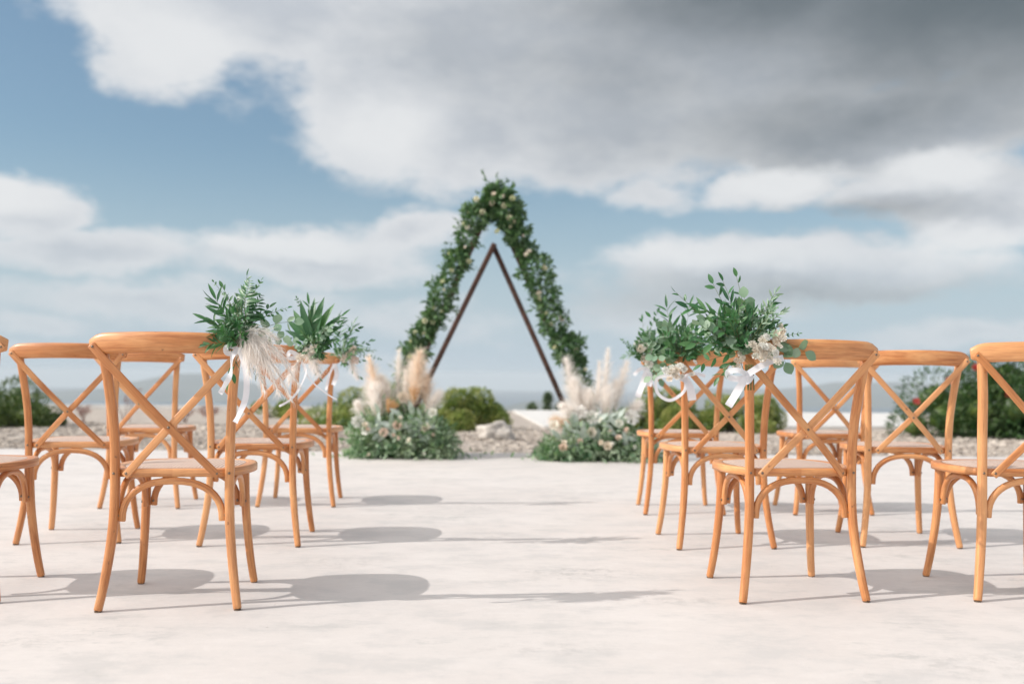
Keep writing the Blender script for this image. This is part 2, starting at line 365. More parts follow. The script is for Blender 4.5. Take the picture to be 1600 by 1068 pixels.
# ------------------------------------------------------------------ haze, sea, hills, terrain
def structure(o): o['kind'] = 'structure'; return o
def grid_sheet(name, xs, ys, zf, mat):
    V = np.array([(x, y, zf(x, y)) for y in ys for x in xs]); nx = len(xs)
    Fq = np.array([(j * nx + i, j * nx + i + 1, (j + 1) * nx + i + 1, (j + 1) * nx + i) for j in range(len(ys) - 1) for i in range(nx - 1)])
    return structure(big_mesh(name, V, Fq, mat, smooth=True))
SEA_Z = -130.0
grid_sheet('sea', [-12000, 0, 12000], [-3000, 0, 3000, 9000], lambda x, y: SEA_Z, M['sea'])
def prof(y, pts):
    for (a, za), (b, zb) in zip(pts, pts[1:]):
        if y <= b: return za + (zb - za) * max(0, (y - a)) / (b - a)
    return pts[-1][1]
PR = [(-400, -134), (-60, -9), (-12, -0.16), (9.4, -0.16), (9.75, -0.035), (14, -0.03), (21.9, -0.02), (24, -0.35), (45, -2.9), (100, -12), (700, -134)]
def terr(x, y):
    z = prof(y, PR)
    if abs(x) > 26: z = min(z, prof(abs(x), [(26, 0), (60, -6), (700, -134)]) + min(z, 0))
    if y > 10 and y < 22: z += 0.02 * (noise.noise(Vector((x * 0.7, y * 0.7, 0))))
    return max(z + (noise.noise(Vector((x * 0.05, y * 0.05, 3))) * 1.2 if y > 60 else 0), -134)
grid_sheet('ground', [-700, -400, -120, -60, -40, -26] + [i * 0.8 for i in range(-30, 31)] + [26, 40, 60, 120, 400, 700],
           [-400, -200, -120, -60, -30, -12, 0, 9.4, 9.75] + [10 + 0.6 * i for i in range(20)] + [21.9, 24, 30, 45, 60, 80, 100, 140, 200, 280, 400, 550, 700], terr, M['soil'])

def ridge(name, y0, depth, prof_pts, mat, rough=1.0, seed=0.0, nx=110, ny=16):
    """a hill range: prof_pts gives crest height above the sea along x"""
    x0, x1 = prof_pts[0][0], prof_pts[-1][0]
    xs = [x0 + (x1 - x0) * i / (nx - 1) for i in range(nx)]; ys = [y0 + depth * j / (ny - 1) for j in range(ny)]
    def z(x, y):
        c = prof(x, prof_pts); t = (y - y0) / depth
        n = 0.0; a = 1.0; s = 1.6 / depth
        for _ in range(5):
            n += a * noise.noise(Vector((x * s + seed, y * s, seed))); a *= 0.5; s *= 2.1
        sh = math.sin(min(1.0, t * 1.15) * math.pi / 2) ** 0.8 if t < 0.87 else math.cos((t - 0.87) / 0.13 * math.pi / 2)
        return SEA_Z - 2 + max(0.0, c * sh * (1 + 0.22 * rough * n))
    return grid_sheet(name, xs, ys, z, mat)
# far shore, left: the blue mountain; right: long ridge; nearer low headlands
ridge('hills', 4600, 1000, [(-5200, 90), (-3600, 60), (-2556, 34), (-2324, 45), (-2145, 59), (-2020, 98), (-1823, 141), (-1680, 138), (-1430, 80), (-1251, 52), (-1108, 9), (-1000, 0)], M['hill'], 0.5, 2.0, 160, 20)
ridge('hills', 4600, 1000, [(660, 0), (780, 30), (894, 63), (1037, 73), (1502, 74), (1645, 88), (1823, 116), (2145, 123), (2500, 105), (2860, 96), (3600, 130), (5200, 90)], M['hill'], 0.5, 7.0, 160, 20)
ridge('headland', 3600, 300, [(-60, 0), (-25, 14), (40, 30), (75, 36), (240, 33), (500, 38), (760, 26), (1000, 18), (1150, 0)], M['hill'], 0.9, 5.0, 120, 10)

# air between here and the far shore
def haze_box():
    me = bpy.data.meshes.new('haze'); bm = bmesh.new()
    bmesh.ops.create_cube(bm, size=1.0)
    bmesh.ops.scale(bm, vec=(25000, 12500, 165), verts=bm.verts)
    bmesh.ops.translate(bm, vec=(0, 3050, -55.5), verts=bm.verts)
    bm.to_mesh(me); bm.free()
    m = bpy.data.materials.new('haze_air'); m.use_nodes = True; t = NT(m.node_tree); t.n.clear()
    o = t.new('ShaderNodeOutputMaterial'); v = t.new('ShaderNodeVolumePrincipled')
    v.inputs['Density'].default_value = HAZE; v.inputs['Color'].default_value = (0.86, 0.94, 1.0, 1)
    v.inputs['Anisotropy'].default_value = 0.0
    t.l.new(v.outputs[0], o.inputs['Volume']); me.materials.append(m)
    ob = bpy.data.objects.new('haze', me); link(ob); ob['kind'] = 'stuff'
HAZE = 0.00018
haze_box()

# patio slab, white terrace, white kerb
def box_verts(x0, x1, y0, y1, z0, z1):
    return [(x0, y0, z0), (x1, y0, z0), (x1, y1, z0), (x0, y1, z0), (x0, y0, z1), (x1, y0, z1), (x1, y1, z1), (x0, y1, z1)]
BF = [(0, 3, 2, 1), (4, 5, 6, 7), (0, 1, 5, 4), (1, 2, 6, 5), (2, 3, 7, 6), (3, 0, 4, 7)]
def patio():
    top = []; n = 90
    for i in range(n + 1):
        x = -13 + 26 * i / n
        top.append((x, 9.72 + 0.03 * noise.noise(Vector((x * 1.3, 0, 0)))))
    V = [(x, -6.0, 0.0) for x, _ in top] + [(x, y, 0.0) for x, y in top] + [(x, y + 0.01, -0.14) for x, y in top] + [(x, -6.0, -0.14) for x, _ in top]
    m = n + 1; Fc = []
    for i in range(n):
        for r in range(4):
            a, b = r * m, ((r + 1) % 4) * m
            Fc.append((a + i, a + i + 1, b + i + 1, b + i))
    return structure(mesh_obj('patio', V, Fc, M['concrete'], smooth=False))
patio()
V = [(0.50, 14.9, 0.012), (6.35, 15.6, 0.012), (8.6, 21.85, 0.012), (0.02, 21.85, 0.012)]
V += [(x, y, -0.10) for x, y, z in V]
structure(mesh_obj('white_terrace', V, [(0, 1, 2, 3), (7, 6, 5, 4), (0, 4, 5, 1), (1, 5, 6, 2), (2, 6, 7, 3), (3, 7, 4, 0)], M['white_paint'], smooth=False))
kerb = mesh_obj('low_wall', box_verts(-13.0, -3.6, 21.4, 21.65, -0.06, 0.065), BF, M['white_paint'], smooth=False)
tag(kerb, 'thin low white wall along the far edge behind the left chairs', 'wall')

# ------------------------------------------------------------------ stones
def ico(sub=1):
    bm = bmesh.new(); bmesh.ops.create_icosphere(bm, subdivisions=sub, radius=1.0)
    V = np.array([v.co[:] for v in bm.verts]); Fc = np.array([[v.index for v in f.verts] for f in bm.faces]); bm.free()
    return V, Fc
def stone_bed():
    V0, F0 = ico(1); n = 34000
    xs = RNG.uniform(-10, 9.5, n); ys = 9.78 + (RNG.random(n) ** 0.85) * 5.6
    s = RNG.gamma(2.0, 0.0055, n) + 0.008
    keep = ~((xs > 0.3) & (xs < 6.6) & (ys > 14.8)); xs, ys, s = xs[keep], ys[keep], s[keep]; n = len(xs)
    VV = np.repeat(V0[None], n, 0) * (1 + RNG.uniform(-0.28, 0.28, (n, len(V0), 1)))
    VV = VV * np.stack([s * RNG.uniform(0.8, 1.5, n), s * RNG.uniform(0.8, 1.4, n), s * RNG.uniform(0.3, 0.6, n)], 1)[:, None, :]
    a = RNG.uniform(0, 6.28, n); c, sn = np.cos(a)[:, None], np.sin(a)[:, None]
    X = VV[..., 0] * c - VV[..., 1] * sn; Y = VV[..., 0] * sn + VV[..., 1] * c
    VV = np.stack([X + xs[:, None], Y + ys[:, None], VV[..., 2] + (-0.035 + s * 0.3)[:, None]], -1)
    FF = F0[None] + (np.arange(n) * len(V0))[:, None, None]
    o = big_mesh('gravel', VV.reshape(-1, 3), FF.reshape(-1, 3), M['stone'])
    o['kind'] = 'stuff'; return o
stone_bed()
def rock(name, loc, size, seed, label):
    V0, F0 = ico(4); out = []
    for v in V0:
        p = Vector(v); n = noise.noise(p * 1.3 + Vector((seed, 0, 0))) * 0.45 + noise.noise(p * 3.1 + Vector((0, seed, 0))) * 0.18 + noise.noise(p * 8 + Vector((0, seed, 0))) * 0.05
        p = p * (1 + n); out.append((p.x * size[0], p.y * size[1], max(p.z, -0.45) * size[2]))
    o = mesh_obj(name, out, [tuple(f) for f in F0], M['boulder'], smooth=True, loc=loc)
    return tag(o, label, 'rock')
rock('boulder', (-0.19, 12.2, 0.04), (0.23, 0.18, 0.15), 3.1, 'pale rounded boulder on the stony strip between the two floral piles')
rock('boulder', (-1.02, 10.35, 0.02), (0.11, 0.09, 0.07), 9.1, 'small pale stone at the right foot of the left floral pile')
# ------------------------------------------------------------------ foliage
LEAF_T = {}
def leaf_template(width, segs=4, fold=0.25, droop=0.18, point=0.9):
    """unit leaf along +x, normal +z"""
    V = []; Fc = []
    for i in range(segs + 1):
        t = i / segs
        w = width * 0.5 * (math.sin(math.pi * t ** point) ** 0.8 if 0 < t < 1 else 0.0)
        z = -droop * t * t
        V += [(t, w, z + fold * w), (t, 0, z), (t, -w, z + fold * w)]
    for i in range(segs):
        a = i * 3
        Fc += [(a, a + 1, a + 4, a + 3), (a + 1, a + 2, a + 5, a + 4)]
    return V, Fc
def leaf_mesh(name, mat, *a, **kw):
    V, Fc = leaf_template(*a, **kw)
    me = bpy.data.meshes.new(name); me.from_pydata(V, [], Fc); me.polygons.foreach_set('use_smooth', [True] * len(me.polygons))
    me.materials.append(mat); me.update(); return me
LM = {
    'fern': leaf_mesh('fern_leaflet', M['leaf_dark'], 0.25, 4, 0.2, 0.22, 0.75),
    'palm': leaf_mesh('lance_leaf', M['leaf_dark'], 0.19, 5, 0.4, 0.25, 0.85),
    'palm_mid': leaf_mesh('lance_leaf', M['leaf_mid'], 0.21, 5, 0.5, 0.2, 0.85),
    'ruscus': leaf_mesh('pointed_leaf', M['leaf_dark'], 0.40, 5, 0.25, 0.12, 0.85),
    'ruscus_mid': leaf_mesh('pointed_leaf', M['leaf_mid'], 0.42, 5, 0.25, 0.15, 0.85),
    'euc': leaf_mesh('round_leaf', M['leaf_grey'], 0.86, 6, 0.12, 0.12, 1.0),
    'olive': leaf_mesh('narrow_leaf', M['leaf_grey'], 0.24, 4, 0.3, 0.1, 0.9),
    'herb': leaf_mesh('small_leaf', M['leaf_mid'], 0.5, 3, 0.3, 0.1, 0.9),
}
def basis(x, n):
    x = x.normalized(); z = (n - x * n.dot(x))
    z = z.normalized() if z.length > 1e-5 else x.orthogonal().normalized()
    y = z.cross(x)
    return Matrix((x, y, z)).transposed()
def rv(s=1.0): return Vector((random.gauss(0, s), random.gauss(0, s), random.gauss(0, s)))
STEM_PROF = [(math.cos(a) , math.sin(a)) for a in (0, 2.09, 4.19)]
def sprig(parent, kind, base, tip, n, ll, bend=0.12, name='sprig', tw=0.0012):
    """stem with leaves along it: the stem is a part, each leaf a sub-part"""
    b, t_ = Vector(base), Vector(tip); ax = t_ - b; L = ax.length
    side = ax.cross(Vector((0, 1, 0)) + rv(0.2)).normalized()
    up = side.cross(ax).normalized()
    mid = b + ax * 0.5 + Vector((0, 0, 1)) * L * bend + rv(L * 0.04)
    path = [b.lerp(mid, s).lerp(mid.lerp(t_, s), s) for s in [i / 7 for i in range(8)]]
    Vv, Fc, UV = sweep(path, [(p * tw, q * tw) for p, q in STEM_PROF], ref=up if up.length > 0 else (0, -1, 0), scales=[1.2 - 0.7 * i / 7 for i in range(8)], cap=False)
    st = mesh_obj(name, Vv, Fc, M['stem'], parent, True, UV)
    face = Vector((-0.35, -1.0, 0.45))
    me = LM[kind]; pair = kind in ('fern', 'palm', 'palm_mid', 'euc', 'olive', 'herb')
    for i in range(n):
        f = 0.18 + 0.82 * (i + 0.5) / n
        if kind == 'fern': f = 0.12 + 0.88 * (i + 0.5) / n
        k = f * 7; i0 = min(int(k), 6); p = path[i0].lerp(path[i0 + 1], k - i0)
        T = (path[i0 + 1] - path[i0]).normalized()
        S = T.cross(face).normalized()
        sides = (1, -1) if pair else ((1,) if i % 2 else (-1,))
        for sg in sides:
            ang = {'fern': 1.15, 'palm': 0.62, 'palm_mid': 0.7, 'ruscus': 0.75, 'ruscus_mid': 0.8, 'euc': 1.2, 'olive': 0.7, 'herb': 0.9}[kind] + random.gauss(0, 0.12)
            env = {'fern': math.sin(min(1, (1.08 - f) * 1.6) * math.pi / 2) * (0.6 + 0.4 * min(1, f * 4)), 'palm': 1.05 - 0.35 * f}.get(kind, 1.0 - 0.3 * f)
            l = ll * env * random.uniform(0.82, 1.12)
            if kind != 'fern' and random.random() < 0.06: continue
            dv = (T * math.cos(ang) + S * sg * math.sin(ang) + rv(0.05 if kind == 'fern' else 0.16)).normalized()
            nrm = (face.normalized() + rv(0.18 if kind == 'fern' else 0.55)).normalized()
            o = bpy.data.objects.new('leaf', me); link(o, st)
            o.matrix_local = Matrix.Translation(p) @ (basis(dv, nrm).to_4x4() @ Matrix.Scale(l, 4))
    if kind != 'fern':
        o = bpy.data.objects.new('leaf', me); link(o, st)
        o.matrix_local = Matrix.Translation(path[-1]) @ (basis((path[-1] - path[-2]).normalized(), (face + rv(0.4)).normalized()).to_4x4() @ Matrix.Scale(ll * 0.8, 4))
    return st

def rose_mesh(name, mat, rings=((0.25, 4, 0.5), (0.5, 5, 0.75), (0.8, 6, 0.8), (1.05, 6, 0.6)), ruffle=0.0):
    V, Fc = [], []
    for ri, (r, k, h) in enumerate(rings):
        for j in range(k):
            a0 = 2 * math.pi * (j + 0.5 * ri) / k + 0.2 * ri; w = 2 * math.pi / k * 0.75
            st = len(V)
            for u in range(4):
                for v in range(3):
                    a = a0 + (u / 3 - 0.5) * w * (0.6 + 0.4 * v)
                    rr = r * (0.35 + 0.65 * (v / 2) ** 0.7) * (1 - 0.12 * abs(u - 1.5)) + ruffle * random.uniform(-0.2, 0.2)
                    z = h * (v / 2) * (1.0 - 0.25 * abs(u - 1.5) / 1.5) + ruffle * random.uniform(-0.2, 0.2)
                    V.append((rr * math.cos(a), rr * math.sin(a), z))
            for u in range(3):
                for v in range(2):
                    q = st + u * 3 + v; Fc.append((q, q + 3, q + 4, q + 1))
    me = bpy.data.meshes.new(name); me.from_pydata(V, [], Fc)
    me.polygons.foreach_set('use_smooth', [True] * len(me.polygons)); me.materials.append(mat); me.update(); return me
ROSE = {k: rose_mesh('rose', M[k]) for k in ('petal', 'petal_white', 'petal_pink', 'petal_green')}
CARN = {k: rose_mesh('carnation', M[k], ((0.35, 5, 0.45), (0.65, 7, 0.35), (1.0, 8, 0.15)), 0.8) for k in ('petal', 'petal_white', 'petal_pink')}
def flower(parent, me, loc, size, facing, name='rose'):
    o = bpy.data.objects.new(name, me); link(o, parent)
    q = Vector(facing).normalized().to_track_quat('Z', 'Y').to_matrix().to_4x4()
    o.matrix_local = Matrix.Translation(Vector(loc)) @ q @ Matrix.Rotation(random.uniform(0, 6.28), 4, 'Z') @ Matrix.Scale(size, 4)
    return o

def plume(parent, base, tip, width, n, mat, droop=0.0, strand=0.5, hang=0.0, name='pampas_plume', wd=0.0009, segs=4):
    """feathery plume: a stem and n fine drooping strands, one mesh"""
    b, t_ = Vector(base), Vector(tip); ax = t_ - b; L = ax.length
    mid = b + ax * 0.5 + Vector((0, 0, droop * L))
    def pt(s): return b.lerp(mid, s).lerp(mid.lerp(t_, s), s)
    V, Fc = [], []
    for i in range(n):
        s = random.random() ** 0.9 * 0.93 + 0.05
        p = pt(s); T = (pt(min(1, s + 0.02)) - pt(s - 0.02)).normalized()
        e = math.sin(min(1, max(0.12, s * 1.15)) * math.pi) ** 0.6 if s * 1.15 < 1 else 0.3
        r = rv(1); r = (r - T * r.dot(T)).normalized()
        ln = width * strand * (0.45 + 1.1 * e) * random.uniform(0.6, 1.3)
        dirv = (T * random.uniform(0.4, 1.5) + r * random.uniform(0.3, 1.2)).normalized()
        pr = r.cross(T).normalized(); side = (pr + rv(0.5)).normalized()
        st = len(V); q = p.copy(); dv = dirv.copy()
        for k in range(segs + 1):
            w = wd * (1 - 0.75 * k / segs)
            V.append(q + side * w); V.append(q - side * w)
            q = q + dv * ln / segs; dv = (dv + Vector((0, 0, -hang)) + rv(0.13)).normalized()
        for k in range(segs): a = st + 2 * k; Fc.append((a, a + 1, a + 3, a + 2))
    # core stem
    path = [pt(i / 8) for i in range(9)]
    Vs, Fs, _ = sweep(path, [(p * width * 0.05, q * width * 0.05) for p, q in STEM_PROF], ref=(0.1, -1, 0.1), cap=False)
    o0 = len(V); V += Vs; Fc += [tuple(o0 + j for j in f) for f in Fs]
    return mesh_obj(name, V, Fc, mat, parent, True)
def ribbon(parent, pts, width=0.02, twist=0.6, name='ribbon'):
    path = catmull(pts, 6); V, Fc = [], []
    n = len(path)
    for i, p in enumerate(path):
        T = (path[min(i + 1, n - 1)] - path[max(i - 1, 0)]).normalized()
        S = T.cross(Vector((0.15 * math.sin(i * 0.4), -1, 0.2))).normalized()
        S = (Matrix.Rotation(twist * math.sin(i * 0.33 + len(pts)), 3, T) @ S)
        w = width * 0.5
        nrm = S.cross(T)
        V += [p + S * w + nrm * 0.0006, p + S * w * 0.33, p - S * w * 0.33, p - S * w + nrm * 0.0006]
    for i in range(n - 1):
        for j in range(3):
            a = 4 * i + j; Fc.append((a, a + 1, a + 5, a + 4))
    return mesh_obj(name, V, Fc, M['ribbon'], parent, True)

def scatter_leaves(name, P_, Dv, size, mat, parent, width=0.4, segs=2, spread=0.5, up=0.3):
    """one mesh of many folded leaves at points P_, pointing along Dv"""
    V0, F0 = leaf_template(width, segs, 0.35, 0.15); V0 = np.array(V0); F0 = np.array(F0)
    n = len(P_)
    X = Dv + RNG.normal(0, spread, (n, 3)); X /= np.linalg.norm(X, axis=1, keepdims=True)
    Nn = RNG.normal(0, 0.6, (n, 3)) + np.array([0, 0, up]); Y = np.cross(Nn, X); Y /= np.linalg.norm(Y, axis=1, keepdims=True)
    Z = np.cross(X, Y); s = size * RNG.uniform(0.65, 1.3, n)
    B = np.stack([X, Y, Z], 1) * s[:, None, None]
    VV = np.einsum('kc,ncd->nkd', V0, B) + P_[:, None, :]
    FF = F0[None] + (np.arange(n) * len(V0))[:, None, None]
    return big_mesh(name, VV.reshape(-1, 3), FF.reshape(-1, 4), mat, parent, smooth=True)

# ------------------------------------------------------------------ chair
def build_chair():
    t = thing('cross_back_chair', '', 'chair')
    w = M['wood']
    rnd = superell(0.0150, 0.0148, 16, 2.9)
    for s in (-1, 1):
        path = catmull([(s * .2158, 0.0, 0.0065), (s * .204, .014, .08), (s * .190, .031, .19), (s * .1815, .042, .30), (s * .180, .046, .44), (s * .1835, .040, .58), (s * .192, .022, .70), (s * .206, .003, .822)], 5)
        sc = [0.86 + 0.14 * min(1, 3 * i / len(path)) for i in range(len(path))]
        leg = swept('rear_post', w, t, path, rnd, scales=sc)
        glide(leg, s * .2158, 0.0)
        bolt(leg, (s * .181, .0295, .436), (0, -1, 0)); bolt(leg, (s * .166, .040, .30), (-s, -0.4, 0))
        path = catmull([(s * .1995, .427, 0.0065), (s * .190, .414, .08), (s * .180, .398, .19), (s * .1735, .388, .30), (s * .171, .383, .425)], 5)
        leg = swept('front_leg', w, t, path, superell(0.0155, 0.0155, 12, 2.4), scales=[0.84 + 0.2 * i / len(path) for i in range(len(path))])
        glide(leg, s * .1995, .427)
    # top rail: bowed backwards, rounded, thinner at the ends
    pts = []; sc = []
    for i in range(25):
        u = -1 + 2 * i / 24; x = u * 0.243
        pts.append(Vector((x, -0.046 + 0.050 * abs(u) ** 2.0, 0.849 + 0.006 * (1 - u * u) - 0.003 * abs(u) ** 8)))
        e = (1 - max(0, (abs(u) - 0.80) / 0.20) ** 2.2 * 0.42)
        sc.append((e, 1.0 - 0.2 * max(0, (abs(u) - 0.9) / 0.1)))
    swept('top_rail', w, t, pts, superell(0.034, 0.0135, 16, 2.6), ref=(0, -1, 0), scales=sc)
    # crossed back slats
    sl = superell(0.0125, 0.0042, 14, 5.0)
    for s, off, pair in ((-1, -0.0045, 0), (1, 0.0045, 1)):
        p = catmull([(s * .233, -.0185, .840), (s * .19, -.022 + off * .5, .793), (s * .10, -.018 + off, .694), (0, -.008 + off, .586), (-s * .08, .012 + off, .50), (-s * .145, .0335, .428)], 6)
        ext = (p[0] - p[1]).normalized() * 0.006; p = [p[0] + ext] + p[1:]
        b_ = swept('back_slat', w, t, p, sl, ref=(0, -1, 0.12))
        bolt(b_, (s * .233, -.0232, .840), (0, -1, .1)); bolt(b_, (-s * .141, .0285, .436), (0, -1, 0), 0.0052)
        if s < 0: bolt(b_, (0, -.0172, .586), (0, -1, .15), 0.0046)
    # seat rim
    out = catmull([(0, .040, 0), (.10, .040, 0), (.152, .043, 0), (.186, .078, 0), (.216, .145, 0), (.230, .240, 0), (.222, .335, 0), (.185, .412, 0), (.11, .452, 0), (0, .462, 0), (-.11, .452, 0), (-.185, .412, 0), (-.222, .335, 0), (-.230, .240, 0), (-.216, .145, 0), (-.186, .078, 0), (-.152, .043, 0), (-.10, .040, 0)], 4, closed=True)
    n = len(out); cen = Vector((0, .25, 0)); inner = []
    for i, p in enumerate(out):
        T = (out[(i + 1) % n] - out[i - 1]).normalized(); inner.append(p + Vector((-T.y, T.x, 0)) * 0.040)
    prof_ = [(-.0, -.0125), (.0, .0), (0.0, .0095), (.0035, .0135), (.012, .0145), (.030, .0135), (.040, .0115), (.040, -.0125)]
    V, Fc, UV = [], [], []; k = len(prof_); run = 0.0
    for i in range(n):
        nv = (inner[i] - out[i]).normalized()
        for (a, b) in prof_: V.append(out[i] + nv * a + Vector((0, 0, .436 + b)))
    for i in range(n):
        L = (out[(i + 1) % n] - out[i]).length
        for j in range(k):
            i2, j2 = (i + 1) % n, (j + 1) % k
            Fc.append((i * k + j, i2 * k + j, i2 * k + j2, i * k + j2))
            pj = j * 0.012; UV += [(pj, run), (pj, run + L), (pj + 0.012, run + L), (pj + 0.012, run)]
        run += L
    mesh_obj('seat_rim', V, Fc, w, t, True, UV)
    rings = 6; V, Fc = [], []
    for r in range(rings):
        f = 1 - r / rings
        for p in inner:
            q = cen + (p - cen) * f * 1.01; V.append((q.x, q.y, .4485 + 0.009 * (1 - f ** 3)))
    V.append((cen.x, cen.y, .4575)); c = len(V) - 1
    for r in range(rings - 1):
        for i in range(n): Fc.append((r * n + i, r * n + (i + 1) % n, (r + 1) * n + (i + 1) % n, (r + 1) * n + i))
    for i in range(n): Fc.append(((rings - 1) * n + i, (rings - 1) * n + (i + 1) % n, c))
    m_ = [(v[0], v[1], v[2] - 0.006) for v in V]; o_ = len(V)
    mesh_obj('woven_seat', V + m_, Fc + [tuple(o_ + j for j in f[::-1]) for f in Fc], M['cane'], t, True)
    # bentwood arches under the seat
    ar = superell(0.0115, 0.0098, 10, 2.6)
    def arch(c0, c1, zb, zt, ref, ends):
        c0, c1 = Vector(c0), Vector(c1); mid = (c0 + c1) / 2; h = (c1 - c0) / 2; pp = []
        for i in range(21):
            a = math.pi * (1 - i / 20)
            ca, sa = math.cos(a), math.sin(a)
            p = mid + h * math.copysign(abs(ca) ** 0.85, ca); p.z = zb + (zt - zb) * abs(sa) ** 0.85; pp.append(p)
        o = swept('seat_brace', w, t, pp, ar, ref=ref)
        for c_, dd in ends: bolt(o, c_, dd, 0.0046)
        return o
    arch((-.158, .046, 0), (.158, .046, 0), .283, .410, (0, -1, 0), [])
    arch((-.1465, .388, 0), (.1465, .388, 0), .290, .410, (0, -1, 0), [((-.1465, .377, .305), (0, -1, 0)), ((.1465, .377, .305), (0, -1, 0))])
    for s in (-1, 1):
        arch((s * .1745, .074, 0), (s * .168, .358, 0), .290, .410, (s, 0, 0), [((s * .180, .357, .305), (s, 0, 0))])
    return t
def glide(parent, x, y):
    V, Fc = [], []; k = 12
    for z, r in ((0.0, 0.0115), (0.0045, 0.0122)):
        for j in range(k): V.append((x + r * math.cos(6.2832 * j / k), y + r * math.sin(6.2832 * j / k), z))
    Fc = [(j, (j + 1) % k, k + (j + 1) % k, k + j) for j in range(k)] + [tuple(range(k))[::-1], tuple(range(k, 2 * k))]
    return mesh_obj('foot_glide', V, Fc, M['bolt'], parent, False)
def bolt(parent, loc, nrm, r=0.0042):
    V, Fc = [], []; k = 10
    X = Vector(nrm).normalized(); A = X.orthogonal().normalized(); B = X.cross(A); p = Vector(loc)
    for (rr, h) in ((1.0, -0.001), (1.0, 0.0006), (0.7, 0.0016)):
        for j in range(k):
            a = 2 * math.pi * j / k; V.append(p + A * math.cos(a) * r * rr + B * math.sin(a) * r * rr + X * h)
    V.append(p + X * 0.0018)
    for q in range(2):
        for j in range(k): Fc.append((q * k + j, q * k + (j + 1) % k, (q + 1) * k + (j + 1) % k, (q + 1) * k + j))
    for j in range(k): Fc.append((2 * k + j, 2 * k + (j + 1) % k, 3 * k))
    return mesh_obj('bolt', V, Fc, M['bolt'], parent, True)
def children(o): return [c for c in CH.get(o.name, [])]
chair0 = build_chair()
CH = {}
for o in COL.objects:
    if o.parent: CH.setdefault(o.parent.name, []).append(o)
def copy_tree(o, parent=None):
    c = o.copy(); link(c)
    if parent is not None: c.parent = parent
    for ch in children(o): copy_tree(ch, c)
    return c
CHAIRS = {
    'A':  (-1.091, 3.122, 5.6, 'front light wood chair left of the aisle with a big drooping pampas plume'),
    'L0': (-1.900, 3.187, 5.4, 'light wood chair cut off by the left edge, one seat corner showing'),
    'L2': (-1.961, 4.330, 8.0, 'outer light wood chair at far left without flowers, dark bush behind its back'),
    'L3': (-1.150, 4.294, 1.0, 'light wood aisle chair just behind the plumed one, fan of palm leaves on it'),
    'L4': (-2.084, 5.479, 2.5, 'outer back light wood chair seen through the cross of the plumed chair'),
    'L5': (-1.232, 5.595, 2.4, 'rear light wood aisle chair nearest to the left floral pile'),
    'B':  (0.996, 3.306, 5.5, 'front light wood chair right of the aisle, white bow, leaf shadows on its rail'),
    'R2': (1.813, 3.350, 1.6, 'light wood chair cut off by the right edge, leg striped with leaf shadows'),
    'R3': (0.956, 4.325, 6.1, 'light wood aisle chair behind the bowed right one, looped ribbon on its back'),
    'R4': (1.802, 4.402, -1.8, 'outer light wood chair at right without flowers, oleander behind its back'),
    'R5': (0.957, 5.392, 0.1, 'rear light wood aisle chair nearest to the right floral pile'),
    'R6': (1.793, 5.433, 2.0, 'outer back light wood chair seen through the bowed right chair'),
}
chair_at = {}
for i, (k, (x, y, a, lab)) in enumerate(CHAIRS.items()):
    o = chair0 if i == 0 else copy_tree(chair0)
    o.location = (x, y, 0); o.rotation_euler = (0, 0, R(a)); o['label'] = lab; o['group'] = 'cross-back chairs set out beside the aisle'
    chair_at[k] = o
def rail_end(k, s):
    x, y, a, _ = CHAIRS[k]; a = R(a); lx, ly = s * .225, -.012
    return (x + lx * math.cos(a) - ly * math.sin(a), y + lx * math.sin(a) + ly * math.cos(a), .84)

# ------------------------------------------------------------------ bouquets on the aisle chairs (offsets in cm from the rail end)
def cm(v): return tuple(a * 0.01 for a in v)
def filler(t, kinds, centre, rad, n, ll, origin=(0, -1, 0), nl=5):
    for _ in range(n):
        k = random.choice(kinds)
        v = rv(1).normalized(); v.y = v.y * 0.75 - 0.35
        tip = [centre[i] + rad[i] * v[i] * random.uniform(0.6, 1.0) for i in range(3)]
        b = [origin[i] + (tip[i] - origin[i]) * 0.25 + random.gauss(0, 0.5) for i in range(3)]
        sprig(t, k, cm(b), cm(tip), random.randint(nl - 1, nl + 2), ll * 0.01 * random.uniform(0.8, 1.15), 0.05)

